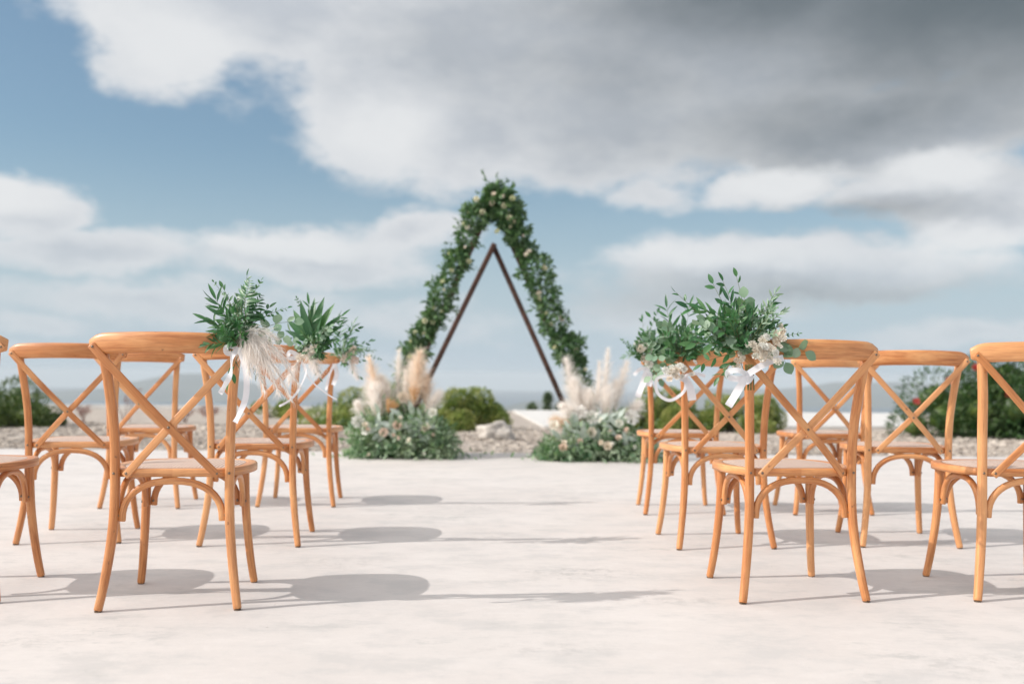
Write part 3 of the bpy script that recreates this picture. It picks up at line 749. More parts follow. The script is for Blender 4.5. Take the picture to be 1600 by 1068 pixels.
def bouquet_front_left():
    t = thing('chair_bouquet', 'fern and lance leaf posy with long drooping cream pampas plume', 'bouquet', rail_end('A', 1), 0, 'posies tied to the aisle chairs')
    sprig(t, 'fern', cm((0.5, -2, 4)), cm((3.5, -4, 21.5)), 18, 0.058, 0.0, 'fern_frond')
    sprig(t, 'fern', cm((1, -1, 3)), cm((7, -3, 17)), 15, 0.045, 0.02, 'fern_frond')
    sprig(t, 'palm', cm((0, -3, 3)), cm((-7, -4, 15)), 7, 0.075, 0.10)
    sprig(t, 'palm', cm((-1, -3, 2)), cm((-9, -5, 8.5)), 6, 0.072, 0.12)
    sprig(t, 'palm_mid', cm((-1, -4, 1)), cm((-9, -5, 1.0)), 5, 0.062, 0.08)
    sprig(t, 'ruscus_mid', cm((0, -3, 5)), cm((-5.5, -2, 19)), 6, 0.035, 0.06)
    sprig(t, 'herb', cm((0, -1, 8)), cm((-9, 0, 21)), 6, 0.016, 0.10)
    sprig(t, 'ruscus', cm((1, 0, 9)), cm((1.5, 0, 23.0)), 4, 0.034, 0.0)
    sprig(t, 'herb', cm((1, 0, 12)), cm((6, 0, 21.5)), 5, 0.020, 0.05)
    sprig(t, 'ruscus', cm((2, -2, 6)), cm((9, -1, 13.0)), 5, 0.036, 0.08)
    sprig(t, 'herb', cm((4, -1, 8)), cm((14.5, 0, 13)), 6, 0.022, 0.06)
    sprig(t, 'euc', cm((3, -3, 4)), cm((17, -2, 8.5)), 3, 0.042, 0.10)
    sprig(t, 'euc', cm((3, -3, 3)), cm((14, -4, 3)), 3, 0.036, 0.10)
    sprig(t, 'ruscus', cm((0, -4, -1)), cm((-2.5, -5, -11)), 4, 0.042, -0.05)
    sprig(t, 'palm', cm((2, -2, -2)), cm((6, -2, -9)), 3, 0.040, -0.05)
    filler(t, ['ruscus', 'ruscus_mid', 'herb', 'fern', 'palm'], (0, -3, 7), (6, 9, 7), 30, 3.4)
    for i, (tx, ty, tz, w, n) in enumerate(((18, -7, -17, .050, 380), (14, -7, -15, .050, 380), (9.5, -8, -14, .050, 340), (5, -8, -9, .045, 240), (17, -5, -6, .048, 300), (13, -5, 2.5, .045, 300), (20.5, -6, -13, .040, 200), (7, -7, -3, .06, 340), (11, -7, -8, .055, 340))):
        plume(t, cm((-1 + 0.3 * i, -4.5, 6 - 0.3 * i)), cm((tx, ty, tz)), w, n, M['pampas'], 0.30, 0.85, 0.22, wd=0.0008, segs=5)
    ribbon(t, [cm(p) for p in ((0.5, -5, 0), (2.2, -6.2, -4), (3.4, -6.5, -10), (3.0, -6.2, -16), (1.0, -6.0, -21), (-0.2, -6.0, -23.5))], 0.019, 0.4)
    ribbon(t, [cm(p) for p in ((0.5, -5, 0), (-1.2, -6.2, -3), (-1.5, -6.5, -8), (-3.6, -6.2, -12), (-5.0, -6, -14.5))], 0.017, 0.9)
    ribbon(t, [cm(p) for p in ((0, -4.4, -0.6), (-1.4, -6, 0.2), (-3.2, -6, 0.0), (-3.4, -5, -1.6), (-2, -4.6, -1.8), (0, -4.4, -1.2))], 0.016, 0.5)
    return t
def bouquet_second_left():
    t = thing('chair_bouquet', 'posy with an upright fan of dark palm leaves and short cream plume', 'bouquet', rail_end('L3', 1), 0, 'posies tied to the aisle chairs')
    for a, l in ((-62, 13), (-48, 15), (-34, 17), (-20, 18), (-6, 19), (8, 19), (22, 18), (36, 16), (50, 14)):
        a = R(a); o = bpy.data.objects.new('palm_leaf', LM['palm' if random.random() < 0.6 else 'palm_mid']); link(o, t)
        o.matrix_local = Matrix.Translation(Vector(cm((6, -2, 5)))) @ (basis(Vector((math.sin(a), random.uniform(-.25, .1), math.cos(a))), Vector((-0.3, -1, 0.4))).to_4x4() @ Matrix.Scale(l * 0.011, 4))
    sprig(t, 'palm', cm((6, -2, 4)), cm((4, -3, 22)), 6, 0.075, 0.0)
    sprig(t, 'palm', cm((6, -2, 4)), cm((18, -3, 17)), 6, 0.065, 0.08)
    sprig(t, 'herb', cm((4, 0, 10)), cm((-2, 0, 25)), 8, 0.018, 0.08)
    sprig(t, 'ruscus', cm((8, -2, 3)), cm((25, -2, 12)), 6, 0.036, 0.10)
    sprig(t, 'ruscus_mid', cm((5, -2, 3)), cm((-4, -3, 8)), 5, 0.036, 0.05)
    sprig(t, 'euc', cm((6, -4, 6)), cm((13, -5, 12)), 4, 0.040, 0.05)
    sprig(t, 'euc', cm((5, -4, 4)), cm((-2, -5, 5)), 3, 0.040, 0.05)
    sprig(t, 'ruscus', cm((6, -3, 0)), cm((9, -4, -9)), 5, 0.034, -0.1)
    filler(t, ['ruscus', 'ruscus_mid', 'herb', 'palm', 'olive'], (7, -3, 5), (9, 9, 7), 28, 3.8, (6, -1, 1))
    plume(t, cm((1, -4, 4)), cm((9, -7, -8)), 0.075, 520, M['pampas'], 0.30, 0.75, 0.16)
    plume(t, cm((0, -4, -2)), cm((-4, -6, -12)), 0.05, 260, M['pampas'], 0.1, 0.8, 0.12)
    for p in ((4, -6, 1), (7, -6.5, 3), (1, -6, -1)): flower(t, CARN['petal'], cm(p), 0.022, (0.1, -1, 0.3), 'carnation')
    ribbon(t, [cm(p) for p in ((1, -5, -2), (3.5, -6, -7), (0.8, -6, -14), (-3, -6, -19), (-8, -6, -22))], 0.010, 0.7)
    ribbon(t, [cm(p) for p in ((1, -5, -2), (5, -6, -10), (12, -6, -16), (17, -6, -19))], 0.006, 0.5)
    ribbon(t, [cm(p) for p in ((0, -4.5, 0), (-3.4, -6, 1.5), (-4, -5.6, -1), (-1, -4.6, -1))], 0.02, 0.5)
    return t
def bouquet_third_left():
    t = thing('chair_bouquet', 'loose green posy with blush flowers and small white ribbon, nearest the left pile', 'bouquet', rail_end('L5', 1), 0, 'posies tied to the aisle chairs')
    sprig(t, 'ruscus', cm((3, -1, 3)), cm((20, -2, 11)), 7, 0.04, 0.08)
    sprig(t, 'herb', cm((5, -1, 3)), cm((25, -1, 1)), 8, 0.02, 0.1)
    sprig(t, 'palm', cm((3, -1, 3)), cm((10, -2, 20)), 6, 0.08, 0.0)
    sprig(t, 'palm', cm((3, -1, 3)), cm((2, -2, 21)), 6, 0.08, 0.0)
    sprig(t, 'olive', cm((5, -1, 2)), cm((21, -1, 6)), 8, 0.035, 0.1)
    sprig(t, 'ruscus', cm((3, -2, 0)), cm((14, -3, -9)), 6, 0.036, 0.05)
    filler(t, ['ruscus', 'ruscus_mid', 'herb', 'olive'], (8, -2, 5), (11, 9, 8), 24, 3.8, (3, -1, 1))
    plume(t, cm((7, -4, 3)), cm((13, -6, -10)), 0.06, 340, M['pampas'], 0.2, 0.75, 0.14)
    for p in ((9, -6, 3), (12, -6, 0), (6, -6.5, 1), (11, -6, 6)): flower(t, CARN['petal_pink'], cm(p), 0.026, (0.1, -1, 0.3), 'carnation')
    ribbon(t, [cm(p) for p in ((0, -5, -2), (1.5, -6, -8), (-0.5, -6, -14))], 0.026, 0.5)
    ribbon(t, [cm(p) for p in ((0, -5, -2), (-2.5, -6, -8), (-4.5, -6, -17))], 0.016, 0.9)
    return t
def bouquet_front_right():
    t = thing('chair_bouquet', 'large full posy with cream carnations and round eucalyptus leaves over the rail', 'bouquet', rail_end('B', -1), 0, 'posies tied to the aisle chairs')
    # upright and left-reaching leafy stems
    sprig(t, 'ruscus', cm((0, -2, 6)), cm((-10.5, -1, 23)), 5, 0.050, 0.03)
    sprig(t, 'ruscus', cm((0, -2, 6)), cm((-7.0, 0, 24)), 5, 0.046, 0.0)
    sprig(t, 'ruscus_mid', cm((0, -2, 6)), cm((-2.5, 0, 25.5)), 4, 0.044, 0.0)
    sprig(t, 'ruscus', cm((-3, -2, 5)), cm((-23, -2, 20)), 7, 0.036, 0.04)
    sprig(t, 'ruscus', cm((-3, -2, 5)), cm((-19, -2, 15)), 5, 0.060, 0.08)
    sprig(t, 'palm_mid', cm((-2, -3, 4)), cm((-14, -4, 14)), 5, 0.085, 0.08)
    sprig(t, 'palm', cm((-1, -3, 3)), cm((-12, -4, 9)), 5, 0.08, 0.10)
    sprig(t, 'palm', cm((-1, -3, 4)), cm((-6, -5, 17)), 5, 0.075, 0.0)
    sprig(t, 'ruscus_mid', cm((-2, -4, 1)), cm((-18, -4, 3)), 5, 0.055, 0.10)
    sprig(t, 'ruscus', cm((-2, -4, 0)), cm((-15, -5, -4)), 5, 0.045, 0.12)
    sprig(t, 'ruscus_mid', cm((-2, -4, -1)), cm((-9, -5, -8)), 4, 0.045, 0.1)
    sprig(t, 'euc', cm((-1, -4, 5)), cm((-11, -5, 9)), 3, 0.048, 0.05)
    sprig(t, 'euc', cm((0, -4, 6)), cm((-1, -5, 18)), 4, 0.050, 0.0)
    sprig(t, 'olive', cm((2, -2, 6)), cm((10, -2, 20)), 10, 0.040, 0.02)
    sprig(t, 'palm', cm((2, -2, 6)), cm((9, -2, 17)), 8, 0.050, 0.02)
    sprig(t, 'olive', cm((2, -2, 6)), cm((13, -2, 14)), 8, 0.034, 0.05)
    sprig(t, 'ruscus', cm((2, -2, 5)), cm((12, -3, 9)), 6, 0.030, 0.08)
    sprig(t, 'herb', cm((6, -3, 4)), cm((17, -5, 6.5)), 6, 0.016, 0.08)
    sprig(t, 'euc', cm((9, -4, 3)), cm((19.0, -5.5, 0.5)), 2, 0.056, 0.22)
    sprig(t, 'euc', cm((8, -4, 3)), cm((12.5, -5.5, -3)), 2, 0.055, 0.22)
    sprig(t, 'ruscus_mid', cm((0, -4, -2)), cm((-6, -5, -6)), 4, 0.036, 0)
    filler(t, ['ruscus', 'ruscus_mid', 'palm', 'euc', 'herb'], (-5, -3, 8), (12, 11, 8), 36, 4.3)
    filler(t, ['ruscus', 'olive', 'palm'], (6, -3, 10), (6, 9, 7), 18, 3.6)
    for _ in range(24):
        p = (random.gauss(4.6, 2.6), -9.5 + random.gauss(0, 0.9), random.gauss(-0.4, 2.4)); flower(t, CARN[random.choice(('petal', 'petal', 'petal_white'))], cm(p), random.uniform(0.011, 0.018), (random.gauss(0, .4), -1, random.gauss(0.4, .4)), 'carnation')
    for _ in range(10):
        p = (random.gauss(8.5, 1.6), -8.5 + random.gauss(0, 0.8), random.gauss(6.0, 1.6)); flower(t, CARN['petal'], cm(p), random.uniform(0.010, 0.015), (random.gauss(0, .4), -1, random.gauss(0.4, .4)), 'carnation')
    for _ in range(6):
        p = (random.gauss(-4, 1.2), -5.5, random.gauss(-3, 1.2)); flower(t, CARN['petal'], cm(p), 0.011, (0, -1, 0.3), 'carnation')
    # bow, tails, cut stems
    ribbon(t, [cm(p) for p in ((0, -6.2, -7.4), (-3.2, -7.4, -5.8), (-6.4, -7, -6.2), (-6.2, -6, -8.0), (-3, -6, -8.6), (0, -6.2, -8.0))], 0.020, 0.3)
    ribbon(t, [cm(p) for p in ((0, -6.2, -7.0), (4.5, -7.4, -4.0), (8.5, -7.4, -2.2), (11.5, -7, -1.6))], 0.022, 0.25)
    ribbon(t, [cm(p) for p in ((0, -6.3, -7.6), (-2.6, -7.2, -11), (-4.6, -7, -14.5), (-6.4, -6.6, -17.5))], 0.026, 0.3)
    ribbon(t, [cm(p) for p in ((1.0, -6.3, -7.0), (0.2, -6.8, -8.4), (-1.0, -6.4, -9.2))], 0.03, 0.3)
    for q in range(6):
        x = -0.6 + q * 0.5; path = [Vector(cm((x, -5.6, -4))), Vector(cm((x + 0.2, -5.6, -8))), Vector(cm((x + random.uniform(-.3, .5), -5.6, -12)))]
        swept('cut_stem', M['stem'], t, path, [(p * 0.0022, r_ * 0.0022) for p, r_ in STEM_PROF])
    return t
def bouquet_second_right():
    t = thing('chair_bouquet', 'leafy posy with pale carnations and a looped white ribbon on the second right aisle chair', 'bouquet', rail_end('R3', -1), 0, 'posies tied to the aisle chairs')
    sprig(t, 'ruscus', cm((0, -2, 4)), cm((-13, -2, 18)), 7, 0.045, 0.04)
    sprig(t, 'palm', cm((0, -2, 4)), cm((-6, -2, 22)), 6, 0.08, 0.0)
    sprig(t, 'palm', cm((0, -2, 4)), cm((4, -2, 22)), 6, 0.08, 0.0)
    sprig(t, 'euc', cm((0, -3, 3)), cm((-12, -4, 1)), 4, 0.050, 0.05)
    sprig(t, 'euc', cm((0, -3, 0)), cm((-13, -4, -8)), 4, 0.050, 0.05)
    sprig(t, 'ruscus_mid', cm((0, -3, 2)), cm((12, -4, 4)), 6, 0.045, 0.08)
    filler(t, ['ruscus', 'ruscus_mid', 'palm', 'euc', 'herb'], (-2, -3, 8), (14, 11, 9), 38, 4.4)
    for _ in range(22):
        p = (random.gauss(-2.5, 3.0), -9 + random.gauss(0, 1), random.gauss(-5, 2.0)); flower(t, CARN[random.choice(('petal', 'petal_white', 'petal'))], cm(p), random.uniform(0.013, 0.02), (random.gauss(0, .4), -1, random.gauss(0.4, .4)), 'carnation')
    ribbon(t, [cm(p) for p in ((0, -6, -8), (-6, -7.2, -7.5), (-11, -7, -9), (-10.5, -7, -15), (-5, -7, -18), (1, -7, -14), (1.5, -6.4, -9))], 0.014, 0.3)
    ribbon(t, [cm(p) for p in ((0, -6, -8), (3, -7, -11), (4.5, -6.8, -18))], 0.036, 0.4)
    ribbon(t, [cm(p) for p in ((0, -6, -8), (5, -7, -6.5), (10, -7, -7.5))], 0.014, 0.4)
    return t
def bouquet_third_right():
    t = thing('chair_bouquet', 'airy green posy with blush blooms and short white bow on the third right aisle chair', 'bouquet', rail_end('R5', -1), 0, 'posies tied to the aisle chairs')
    sprig(t, 'ruscus', cm((0, -2, 4)), cm((-2, -2, 23)), 7, 0.045, 0.0)
    sprig(t, 'ruscus', cm((0, -2, 4)), cm((6, -2, 27)), 7, 0.045, 0.0)
    sprig(t, 'herb', cm((-2, -2, 4)), cm((-13, -2, 12)), 8, 0.02, 0.05)
    sprig(t, 'euc', cm((0, -3, 2)), cm((7, -5, -9)), 4, 0.06, 0.05)
    sprig(t, 'olive', cm((0, -3, 4)), cm((-12, -4, 3)), 8, 0.04, 0.05)
    filler(t, ['ruscus', 'ruscus_mid', 'palm', 'olive', 'herb'], (3, -3, 10), (13, 11, 10), 32, 4.2)
    for p, s in (((-1, -9, 9), .024), ((-4, -9, 7), .027), ((2, -9, 6), .022), ((-1, -7, 2), .028), ((1, -7, -1), .026), ((-5, -7, 10), .024)): flower(t, CARN['petal'] if s > .026 else CARN['petal_white'], cm(p), s, (0, -1, 0.3))
    ribbon(t, [cm(p) for p in ((0, -6, -3), (-1, -7, -8), (-3, -7, -14), (-5, -7, -19))], 0.034, 0.4)
    ribbon(t, [cm(p) for p in ((0, -6, -3), (-4, -7, -4), (-7, -7, -7))], 0.02, 0.4)
    ribbon(t, [cm(p) for p in ((0, -6, -3), (2, -7, -8), (1, -7, -13))], 0.03, 0.4)
    return t
bouquet_front_left(); bouquet_second_left(); bouquet_third_left(); bouquet_front_right(); bouquet_second_right(); bouquet_third_right()

# ------------------------------------------------------------------ triangular arch frames and garland
def beam(name, a, b, w, d_, parent, seed=0):
    a, b = Vector(a), Vector(b); n = 8
    path = [a.lerp(b, i / n) for i in range(n + 1)]
    return swept(name, M['timber'], parent, path, superell(w / 2, d_ / 2, 12, 7), ref=(0, -1, 0))
t = thing('triangle_arch', 'tall dark timber triangle frame hidden under the leafy garland', 'arch', (-0.19, 9.38, 0), 0, 'nested triangle frames of the wedding arch')
beam('leg', (-1.08, 0, 0), (0.0, 0, 2.46), 0.05, 0.05, t); beam('leg', (1.10, 0.052, 0), (-0.012, 0.052, 2.45), 0.05, 0.05, t)
t = thing('triangle_arch', 'bare dark brown timber triangle frame standing inside the garlanded one', 'arch', (-0.19, 9.70, 0), 0, 'nested triangle frames of the wedding arch')
beam('leg', (-0.98, 0, 0), (0.006, 0, 2.07), 0.052, 0.05, t); beam('leg', (0.93, 0.052, 0), (-0.006, 0.052, 2.055), 0.052, 0.05, t)

def garland():
    g = thing('leafy_garland', 'thick green garland dotted with cream roses wound over the outer triangle frame', 'garland', (-0.19, 9.34, 0))
    left = [(-0.90, .45), (-0.80, .75), (-0.757, .90), (-0.715, 1.05), (-0.63, 1.22), (-0.545, 1.35), (-0.479, 1.56), (-0.365, 1.79), (-0.30, 1.95), (-0.198, 2.20), (-0.14, 2.36)]
    right = [(0.045, 2.47), (0.10, 2.40), (0.15, 2.30), (0.193, 2.20), (0.27, 2.04), (0.375, 1.84), (0.48, 1.60), (0.56, 1.34), (0.667, 1.10), (0.77, .98), (0.80, .85), (0.90, .50)]
    P_, Dv = [], []
    def tube(pts, rad, n):
        path = catmull([(x, 0, z) for x, z in pts], 8)
        for i in range(n):
            k = random.random() * (len(path) - 1.001); i0 = int(k); p = path[i0].lerp(path[i0 + 1], k - i0)
            T = (path[i0 + 1] - path[i0]).normalized(); r = rv(1); r = (r - T * r.dot(T)).normalized()
            R_ = rad * (1 + 1.2 * noise.noise(Vector((k * 0.30, p.x * 3, 1.7)))) * random.random() ** 0.45
            P_.append(p + r * R_); Dv.append(r * 0.8 + T * random.uniform(-0.7, 0.7) + Vector((0, 0, -0.15)))
    tube(left, 0.090, 3900); tube(right, 0.100, 5000)
    tube([(-0.17, 2.40), (-0.12, 2.34), (-0.04, 2.36), (0.04, 2.44)], 0.085, 1000)
    tube([(0.02, 2.44), (0.0, 2.53), (-0.02, 2.58)], 0.055, 420)
    tube([(0.06, 2.44), (0.10, 2.52)], 0.05, 200)
    f = scatter_leaves('foliage', np.array(P_), np.array(Dv), 0.060, M['garland_leaf'], g, 0.42, 2, 0.55, 0.2)
    f['kind'] = 'stuff'
    # whiskers of longer sprigs
    P_, Dv = [], []
    for pts in (left, right):
        path = catmull([(x, 0, z) for x, z in pts], 8)
        for i in range(46):
            p = random.choice(path); r = Vector((random.gauss(0, 1), random.gauss(0, .5), random.gauss(0.1, .6))).normalized()
            L = random.uniform(0.12, 0.24)
            for k in range(10): P_.append(p + r * L * (0.45 + 0.06 * k)); Dv.append(r + rv(0.5))
    for k in range(14): P_.append(Vector((-0.05 - 0.004 * k, 0, 2.56 + 0.011 * k))); Dv.append(Vector((random.gauss(0, .6), 0, 1)))
    f = scatter_leaves('foliage', np.array(P_), np.array(Dv), 0.045, M['garland_leaf'], g, 0.4, 2, 0.4, 0.2)
    f['kind'] = 'stuff'
    for pts, n in ((left, 22), (right, 26)):
        path = catmull([(x, 0, z) for x, z in pts], 8)
        for i in range(n):
            p = path[int((i + random.random()) / n * (len(path) - 1))]
            off = Vector((random.gauss(0, 0.055), -random.uniform(0.07, 0.115), random.gauss(0, 0.045)))
            me = ROSE[random.choice(('petal', 'petal_green', 'petal_green', 'petal_green'))]
            flower(g, me, p + off, random.uniform(0.015, 0.029), (random.gauss(-0.2, .4), -1, random.gauss(0.25, .3)))
    for x, z in ((0.20, 2.43), (0.12, 2.36), (0.17, 2.25), (-0.14, 2.42), (-0.08, 2.30)):
        flower(g, ROSE['petal_green'], (x - 0.02, -0.12, z), 0.030, (0, -1, 0.2))
    return g
garland()

def pile(name, label, loc, halfw, hs, plumes, rusts, roses, seed):
    random.seed(seed)
    t = thing(name, label, 'floral pile', loc, 0, 'floral piles at the feet of the arch')
    P_, Dv = [], []
    lobes = []
    for _ in range(46):
        x = random.uniform(-1, 1.15) * halfw; top = prof(x, hs)
        z = random.random() ** 0.8 * max(0.05, top - 0.10); y = random.uniform(-0.30, 0.28) * (1 - 0.5 * z)
        lobes.append((Vector((x, y, z)), min(random.uniform(0.08, 0.16), 0.04 + top * 0.35)))
    for c, r in lobes:
        for _ in range(150):
            v = rv(1).normalized(); q = c + v * r * random.uniform(0.55, 1.1)
            if q.z < 0.012: q.z = random.uniform(0.012, 0.05)
            P_.append(q); Dv.append(v + Vector((0, 0, 0.2)))
    for _ in range(1500):                                   # low skirt spilling over the floor
        x = random.gauss(0.03, 0.55) * halfw; y = random.gauss(-0.05, 0.19); P_.append(Vector((x, y, random.uniform(0.012, 0.04 + 0.12 * max(0, 1 - (x / halfw) ** 2 * .6))))); Dv.append(rv(1))
    f = scatter_leaves('foliage', np.array(P_), np.array(Dv), 0.058, M['pile_leaf'], t, 0.42, 2, 0.5, 0.3); f['kind'] = 'stuff'
    for (bx, bz, tx, tz, w, m) in plumes:
        y = random.uniform(-0.22, 0.0)
        plume(t, (bx, y, bz), (tx, y - 0.04, tz), w * 1.1, int(800 * w / 0.1), M[m], 0.0, 0.85, 0.10, wd=0.0026, segs=4)
    for (x, z, l, a0, a1) in rusts:
        for k in range(7):
            a = R(a0 + (a1 - a0) * k / 6); o = bpy.data.objects.new('dried_palm_leaf', LM['rust']); link(o, t)
            o.matrix_local = Matrix.Translation(Vector((x, -0.24 + 0.004 * k, z))) @ (basis(Vector((math.sin(a), -0.15, math.cos(a))), Vector((0, -1, 0.3))).to_4x4() @ Matrix.Scale(l, 4))
    for (x, z, s, m) in roses:
        flower(t, (CARN if s > 0.05 else ROSE)[m], (x, -0.30 * (1.1 - z) - 0.06, z), s, (random.gauss(-.1, .3), -1, random.gauss(.4, .2)), 'hydrangea' if s > 0.05 else 'rose')
    for _ in range(9):
        x = random.uniform(-0.9, 0.9) * halfw; z = random.uniform(0.06, 0.85) * prof(x, hs)
        flower(t, ROSE[random.choice(('petal', 'petal_white', 'petal_pink'))], (x, -0.32 * (1.15 - z) - 0.05, z), random.uniform(0.018, 0.034), (random.gauss(-.1, .3), -1, random.gauss(.4, .2)))
    P_, Dv = [], []
    for _ in range(46):                                     # arching leafy whips
        x = random.gauss(0, 0.42) * halfw; z0 = random.uniform(0.1, 0.8) * prof(x, hs)
        d3 = Vector((random.gauss(x * 1.3, .5), random.gauss(-0.5, .4), random.gauss(0.45, .45))).normalized(); L = random.uniform(0.16, 0.34); q = Vector((x, -0.12, z0))
        for k in range(14):
            q = q + d3 * L / 14; d3 = (d3 + Vector((0, 0, -0.05))).normalized()
            if q.z > 0.02: P_.append(q.copy()); Dv.append(d3 + rv(0.7))
    f = scatter_leaves('foliage', np.array(P_), np.array(Dv), 0.050, M['pile_leaf'], t, 0.32, 2, 0.3, 0.3); f['kind'] = 'stuff'
    # silvery broad leaves
    for _ in range(40):
        x = random.uniform(-0.75, 0.6) * halfw; z = random.uniform(0.3, 0.9) * prof(x, hs)
        o = bpy.data.objects.new('silver_leaf', LM['silver']); link(o, t); a = random.gauss(0, 1.1)
        o.matrix_local = Matrix.Translation(Vector((x, -0.26, z))) @ (basis(Vector((math.sin(a), -0.3, math.cos(a))), Vector((random.gauss(0, .4), -1, 0.3))).to_4x4() @ Matrix.Scale(random.uniform(0.10, 0.17), 4))
    return t
M['silver'] = mat_leaf('silver_leaf', (0.42, 0.50, 0.46), (0.60, 0.66, 0.62), 0.6, 0.2)
LM['silver'] = leaf_mesh('silver_leaf', M['silver'], 0.34, 4, 0.3, 0.2, 0.9)
LM['rust'] = leaf_mesh('dried_palm_leaf', M['rust'], 0.16, 4, 0.4, 0.15, 0.9)
pile('floral_pile', 'left floor pile of greens with peach pampas at the arch foot', (-1.02, 9.2, 0), 0.43,
     [(-0.52, .16), (-0.42, .32), (-0.2, .45), (0.1, .47), (0.3, .40), (0.45, .20), (0.62, .07)],
     [(-0.20, .34, -0.31, .92, .105, 'pampas_peach'), (-0.20, .32, -0.26, .66, .14, 'pampas'), (-0.12, .36, -0.14, .62, .10, 'pampas'), (0.02, .40, 0.03, .80, .07, 'pampas'), (-0.05, .50, -0.04, 1.0, .075, 'pampas'), (0.10, .42, 0.17, .97, .13, 'pampas_peach'), (0.14, .50, 0.10, .86, .11, 'pampas'), (0.2, .40, 0.36, .60, .09, 'pampas'), (-0.10, .50, -0.20, .74, .08, 'pampas'), (0.22, .46, 0.24, .76, .08, 'pampas_peach'), (-0.35, .35, -0.42, .50, .07, 'pampas')],
     [(-0.12, .42, 0.15, 0, 55), (0.13, .52, 0.15, -20, 20)],
     [(-0.38, .34, .065, 'petal_white'), (-0.30, .26, .055, 'petal_white'), (-0.02, .30, .045, 'petal_pink'), (0.24, .28, .055, 'petal'), (-0.14, .24, .045, 'petal_pink'), (0.30, .42, .05, 'petal_white'), (0.02, .56, .06, 'petal')], 21)
pile('floral_pile', 'right floor pile of greens with pale pampas and white blooms at arch foot', (0.76, 9.08, 0), 0.46,
     [(-0.52, .06), (-0.36, .22), (-0.2, .38), (0.05, .45), (0.25, .42), (0.42, .30), (0.52, .14)],
     [(-0.14, .40, -0.26, .92, .10, 'pampas'), (-0.10, .40, -0.20, .72, .12, 'pampas'), (0.0, .38, -0.16, .60, .11, 'pampas'), (0.08, .50, 0.12, 1.02, .075, 'pampas'), (0.02, .50, 0.03, .90, .06, 'pampas'), (0.18, .48, 0.30, .90, .085, 'pampas'), (0.20, .44, 0.20, .72, .08, 'pampas'), (0.10, .36, 0.10, .66, .12, 'pampas'), (-0.04, .34, -0.06, .62, .11, 'pampas'), (-0.12, .30, -0.38, .36, .10, 'pampas_peach'), (-0.05, .34, -0.30, .50, .10, 'pampas'), (0.26, .38, 0.40, .52, .09, 'pampas')],
     [(-0.12, .34, 0.10, -60, -10)],
     [(-0.14, .44, .07, 'petal_white'), (-0.04, .40, .07, 'petal_white'), (0.32, .40, .08, 'petal_white'), (-0.05, .26, .05, 'petal'), (0.10, .14, .045, 'petal'), (-0.30, .12, .045, 'petal_pink'), (-0.38, .32, .05, 'petal'), (0.2, .34, .045, 'petal_white')], 33)

# ------------------------------------------------------------------ bushes
def bush(name, label, loc, w, d_, h, mat, n, leaf, seed, lean=0.0, lw=0.42, spread=0.6, flowers=None, group='bushes beyond the stony strip', lobes_n=16, prof_x=None):
    random.seed(seed)
    t = thing(name, label, 'bush', loc, 0, group)
    lobes = []
    for _ in range(lobes_n):
        a = random.uniform(0, 6.28); rr = random.random() ** 0.5
        x, y = rr * math.cos(a), rr * math.sin(a)
        top = math.sqrt(max(0.02, 1 - rr * rr)) * (prof(x, prof_x) if prof_x else 1.0)
        r = random.uniform(0.22, 0.36)
        z = random.uniform(0.15, 1.0) * top
        lobes.append((np.array([x * w * 0.8 + lean * z, y * d_ * 0.8, max(r * h * 0.5, z * h - r * h * 0.6)]), np.array([r * w * 0.9, r * d_, r * h * 1.05])))
    per = n // lobes_n; P_, Dv = [], []
    for c, r in lobes:
        v = RNG.normal(0, 1, (per, 3)); v /= np.linalg.norm(v, axis=1, keepdims=True)
        q = c + v * r * RNG.uniform(0.80, 1.05, (per, 1)); k = q[:, 2] > 0.01
        P_.append(q[k]); Dv.append((v + np.array([0, 0, 0.35]))[k])
    f = scatter_leaves('foliage', np.concatenate(P_), np.concatenate(Dv), leaf, mat, t, lw, 2, spread, 0.5); f['kind'] = 'stuff'
    # dark inner core added to block the view through the leaves
    V0, F0 = ico(1); VV, FF = [], []
    for i, (c, r) in enumerate(lobes):
        q = V0 * r * 0.5 + c; q[:, 2] = np.maximum(q[:, 2], 0.0); VV.append(q); FF.append(F0 + i * len(V0))
    tw = big_mesh('inner_core', np.concatenate(VV), np.concatenate(FF), M['bush_dark'], t, smooth=True); tw['kind'] = 'stuff'
    for s in (-1, 1, 0):
        p = [Vector((s * w * 0.2, 0, -0.03)), Vector((s * w * 0.3, 0.02, h * 0.25)), Vector((s * w * 0.45, 0.0, h * 0.5))]
        swept('stem', M['bark'], t, p, superell(0.018, 0.018, 6, 2))
    if flowers:
        for (x, z) in flowers: flower(t, FLR, (x, -d_ * 0.80, z), 0.055, (random.gauss(0, .3), -1, .3), 'blossom')
    return t
FLR = rose_mesh('blossom', M['red'], ((0.3, 5, 0.7), (0.6, 6, 0.7), (0.95, 7, 0.4)), 0.8)
bush('round_bush', 'wide yellow-green bush behind the left floral pile and third-row chair', (-2.05, 14.5, -0.03), 1.20, 0.7, 0.74, M['bush_leaf'], 22000, 0.046, 5, lobes_n=26, prof_x=[(-1, .35), (-0.5, .7), (0, 1), (1, 1)])
bush('round_bush', 'low rounded yellow-green bush seen through the arch beside the pale boulder', (-0.62, 14.3, -0.03), 0.70, 0.55, 0.60, M['bush_leaf'], 16000, 0.044, 9, lobes_n=20)
bush('round_bush', 'small green bush behind the right floral pile and third-row aisle chair', (2.15, 14.4, -0.03), 0.68, 0.55, 0.68, M['bush_leaf'], 15000, 0.044, 13, lobes_n=18)
bush('round_bush', 'dense green bush left of the white terrace, behind the front right aisle chair', (3.38, 14.3, -0.03), 0.74, 0.55, 0.58, M['bush_leaf'], 15000, 0.044, 17, lobes_n=18)
